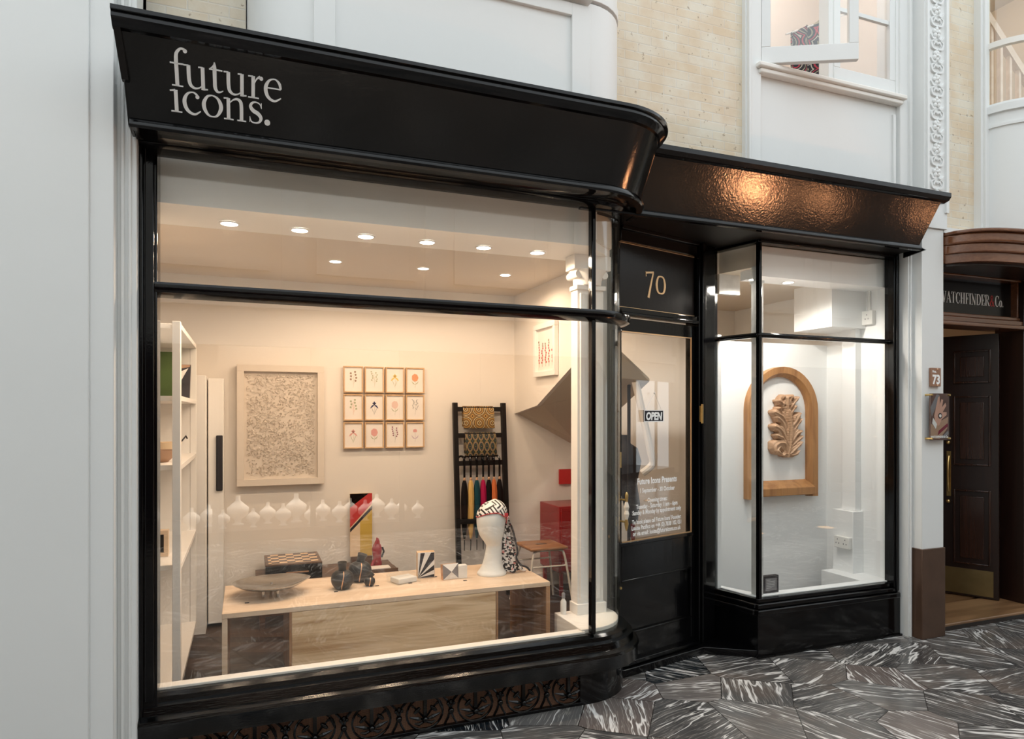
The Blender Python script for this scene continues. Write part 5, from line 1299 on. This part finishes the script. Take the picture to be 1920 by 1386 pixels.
# ================================================================== the other side of the arcade (seen in reflections)
yo = -2.3
b = MB().box(-7,15,yo-.3,yo,2.75,5.0)
for k in range(12):
    x = -6.6+k*1.75; b.box(x,x+.28,yo,yo+.10,2.75,5.05)
    b.box(x+.4,x+.46,yo,yo+.03,3.2,4.7); b.box(x+1.55,x+1.61,yo,yo+.03,3.2,4.7); b.box(x+.4,x+1.61,yo,yo+.04,3.2,3.3); b.box(x+.4,x+1.61,yo,yo+.04,4.7,4.8)
b.box(-7,15,yo,yo+.12,2.75,2.95)
struct('wall_opposite', b, 'white_cream', 'cream upper facade on the opposite side of the arcade', flat=True)
struct('trim_17', MB().box(-7,15,yo-.02,yo+.06,2.3,2.75), 'white_cream', 'cream fascia band of the opposite shops', flat=True)
b = MB().box(-7,15,yo-.02,yo+.06,0,.13)
for k in range(20): b.box(-6.9+k*1.09,-6.84+k*1.09,yo,yo+.05,.13,2.3)
struct('wall_opposite_shops', b, 'mahogany_dark', 'dark timber shopfronts on the opposite side of the arcade', flat=True)
b = MB().box(-7,15,yo-1.3,yo-1.2,0,2.9).box(-7,15,yo-1.2,yo-.02,.08,.12).box(-7,15,yo-1.2,yo-.3,2.6,2.7)
struct('wall_opposite_interior', b, 'mahogany_dark', 'interior of the opposite shops', flat=True)
random.seed(5)
proto = None
for i in range(17):
    x = -.60+i*.17+random.uniform(-.01,.01); y = yo-.22-.22*(i%2)-random.uniform(0,.03); s_ = random.choice((.85,1.0,1.15,1.35))
    if proto is None:
        proto = thing('necklace_bust', (x,y,.12), 'white necklace bust in the opposite jewellery window', 'display bust', 'white busts in the opposite window')
        MB().lathe([(.05,0),(.055,.01),(.03,.02),(.03,.05),(.09,.10),(.095,.16),(.05,.20),(.022,.225),(.02,.27)],(x,y,.12),16,sy=.5).build('bust','white_sign',proto,angle=60)
    else:
        o = proto.copy(); col.objects.link(o); o.location = (x,y,.12); o.scale = (s_,s_,s_)
        c_ = proto.children[0].copy(); col.objects.link(c_); c_.parent = o; o['label'] = 'white necklace bust in the opposite jewellery window'
for k, x in enumerate((0.2,1.6,3.4,5.4,7.4,9.4)):
    l = bpy.data.lights.new('shop_lamp','AREA'); l.energy = 130 if k < 2 else 40; l.size = 1.2; l.size_y = .25; l.shape = 'RECTANGLE'; l.color = (1,.85,.68) if k < 2 else (1,.52,.25)
    lo = bpy.data.objects.new('shop_lamp', l); col.objects.link(lo); lo.location = (x, yo-.45, 2.55)
for x in (-6.9, 14.9):
    struct('added_wall_end', MB().box(x-.1,x+.1,-2.4,5,0,7.2), 'terrace_beige', 'added wall hiding bright sky at the %s arcade end' % ('near' if x < 0 else 'distant'), flat=True)  # unseen walls added to keep the bright sky out of reflections
# warm uplights added out of view, only to make the fascia's copper glow
for i, (x, yu) in enumerate(((5.95,-.05), (7.1,-.05), (9.2,-.05), (6.3,1.85))):
    t = thing('added_uplight', (x,yu,0), 'added unseen uplight for the fascia glow, %s' % ('nearest the black shop on the centre line','second along the centre line','farthest along the centre line','in front of the neighbouring window')[i], 'uplight', 'added uplights that make the copper fascia glow')
    MB().lathe([(.13,.0005),(.13,.006),(.10,.008),(.10,.0005)],(x,yu,0),24).build('rim','brass_dull',t)
    MB().lathe([(.001,.003),(.098,.003),(.098,.006),(.001,.006)],(x,yu,0),24).build('lens','added_lamp_face',t)
    l = bpy.data.lights.new('added_uplight_beam','SPOT'); l.energy = (140,20,20,80)[i]; l.color = (1,.42,.18); l.spot_size = math.radians(32); l.spot_blend = .5; l.shadow_soft_size = (.08,.04,.05,.05)[i]
    lo = bpy.data.objects.new('added_uplight_beam', l); col.objects.link(lo); lo.parent = t; lo.location = (0,0,.03)
    aim = Vector((((2.65,3.15,4.05,1.85)[i])-x, (3.1,3.1,3.1,1.0)[i], 2.75)); lo.rotation_euler = aim.to_track_quat('-Z','Y').to_euler()
# ---- unseen room lamps; the first is added to brighten the open window's room
for nm, loc, e, c in (('unseen_room_lamp',(3.5,3.8,5.0),13,(1,.84,.76)),('unseen_room_lamp',(5.5,3.9,5.0),9,(1,.75,.5)),('unseen_room_lamp',(5.3,4.6,2.4),3,(1,.6,.35))):
    l = bpy.data.lights.new(nm,'POINT'); l.energy = e; l.color = c; l.shadow_soft_size = .1
    lo = bpy.data.objects.new(nm,l); col.objects.link(lo); lo.location = loc
# ---- daylight from the glass roof of the arcade
w = bpy.data.worlds.new('daylight'); bpy.context.scene.world = w; w.use_nodes = True
bg = w.node_tree.nodes['Background']; bg.inputs[0].default_value = (.90,.965,1.0,1); bg.inputs[1].default_value = 1.8
sc_ = bpy.context.scene
sc_.view_settings.view_transform = 'Standard'; sc_.view_settings.look = 'None'; sc_.view_settings.gamma = 1
sc_.view_settings.exposure = 0.0; sc_.view_settings.use_curve_mapping = False
sc_.cycles.use_denoising = True
sc_.cycles.transparent_max_bounces = 16; sc_.cycles.max_bounces = 10; sc_.cycles.diffuse_bounces = 5
sc_.cycles.sample_clamp_indirect = 6
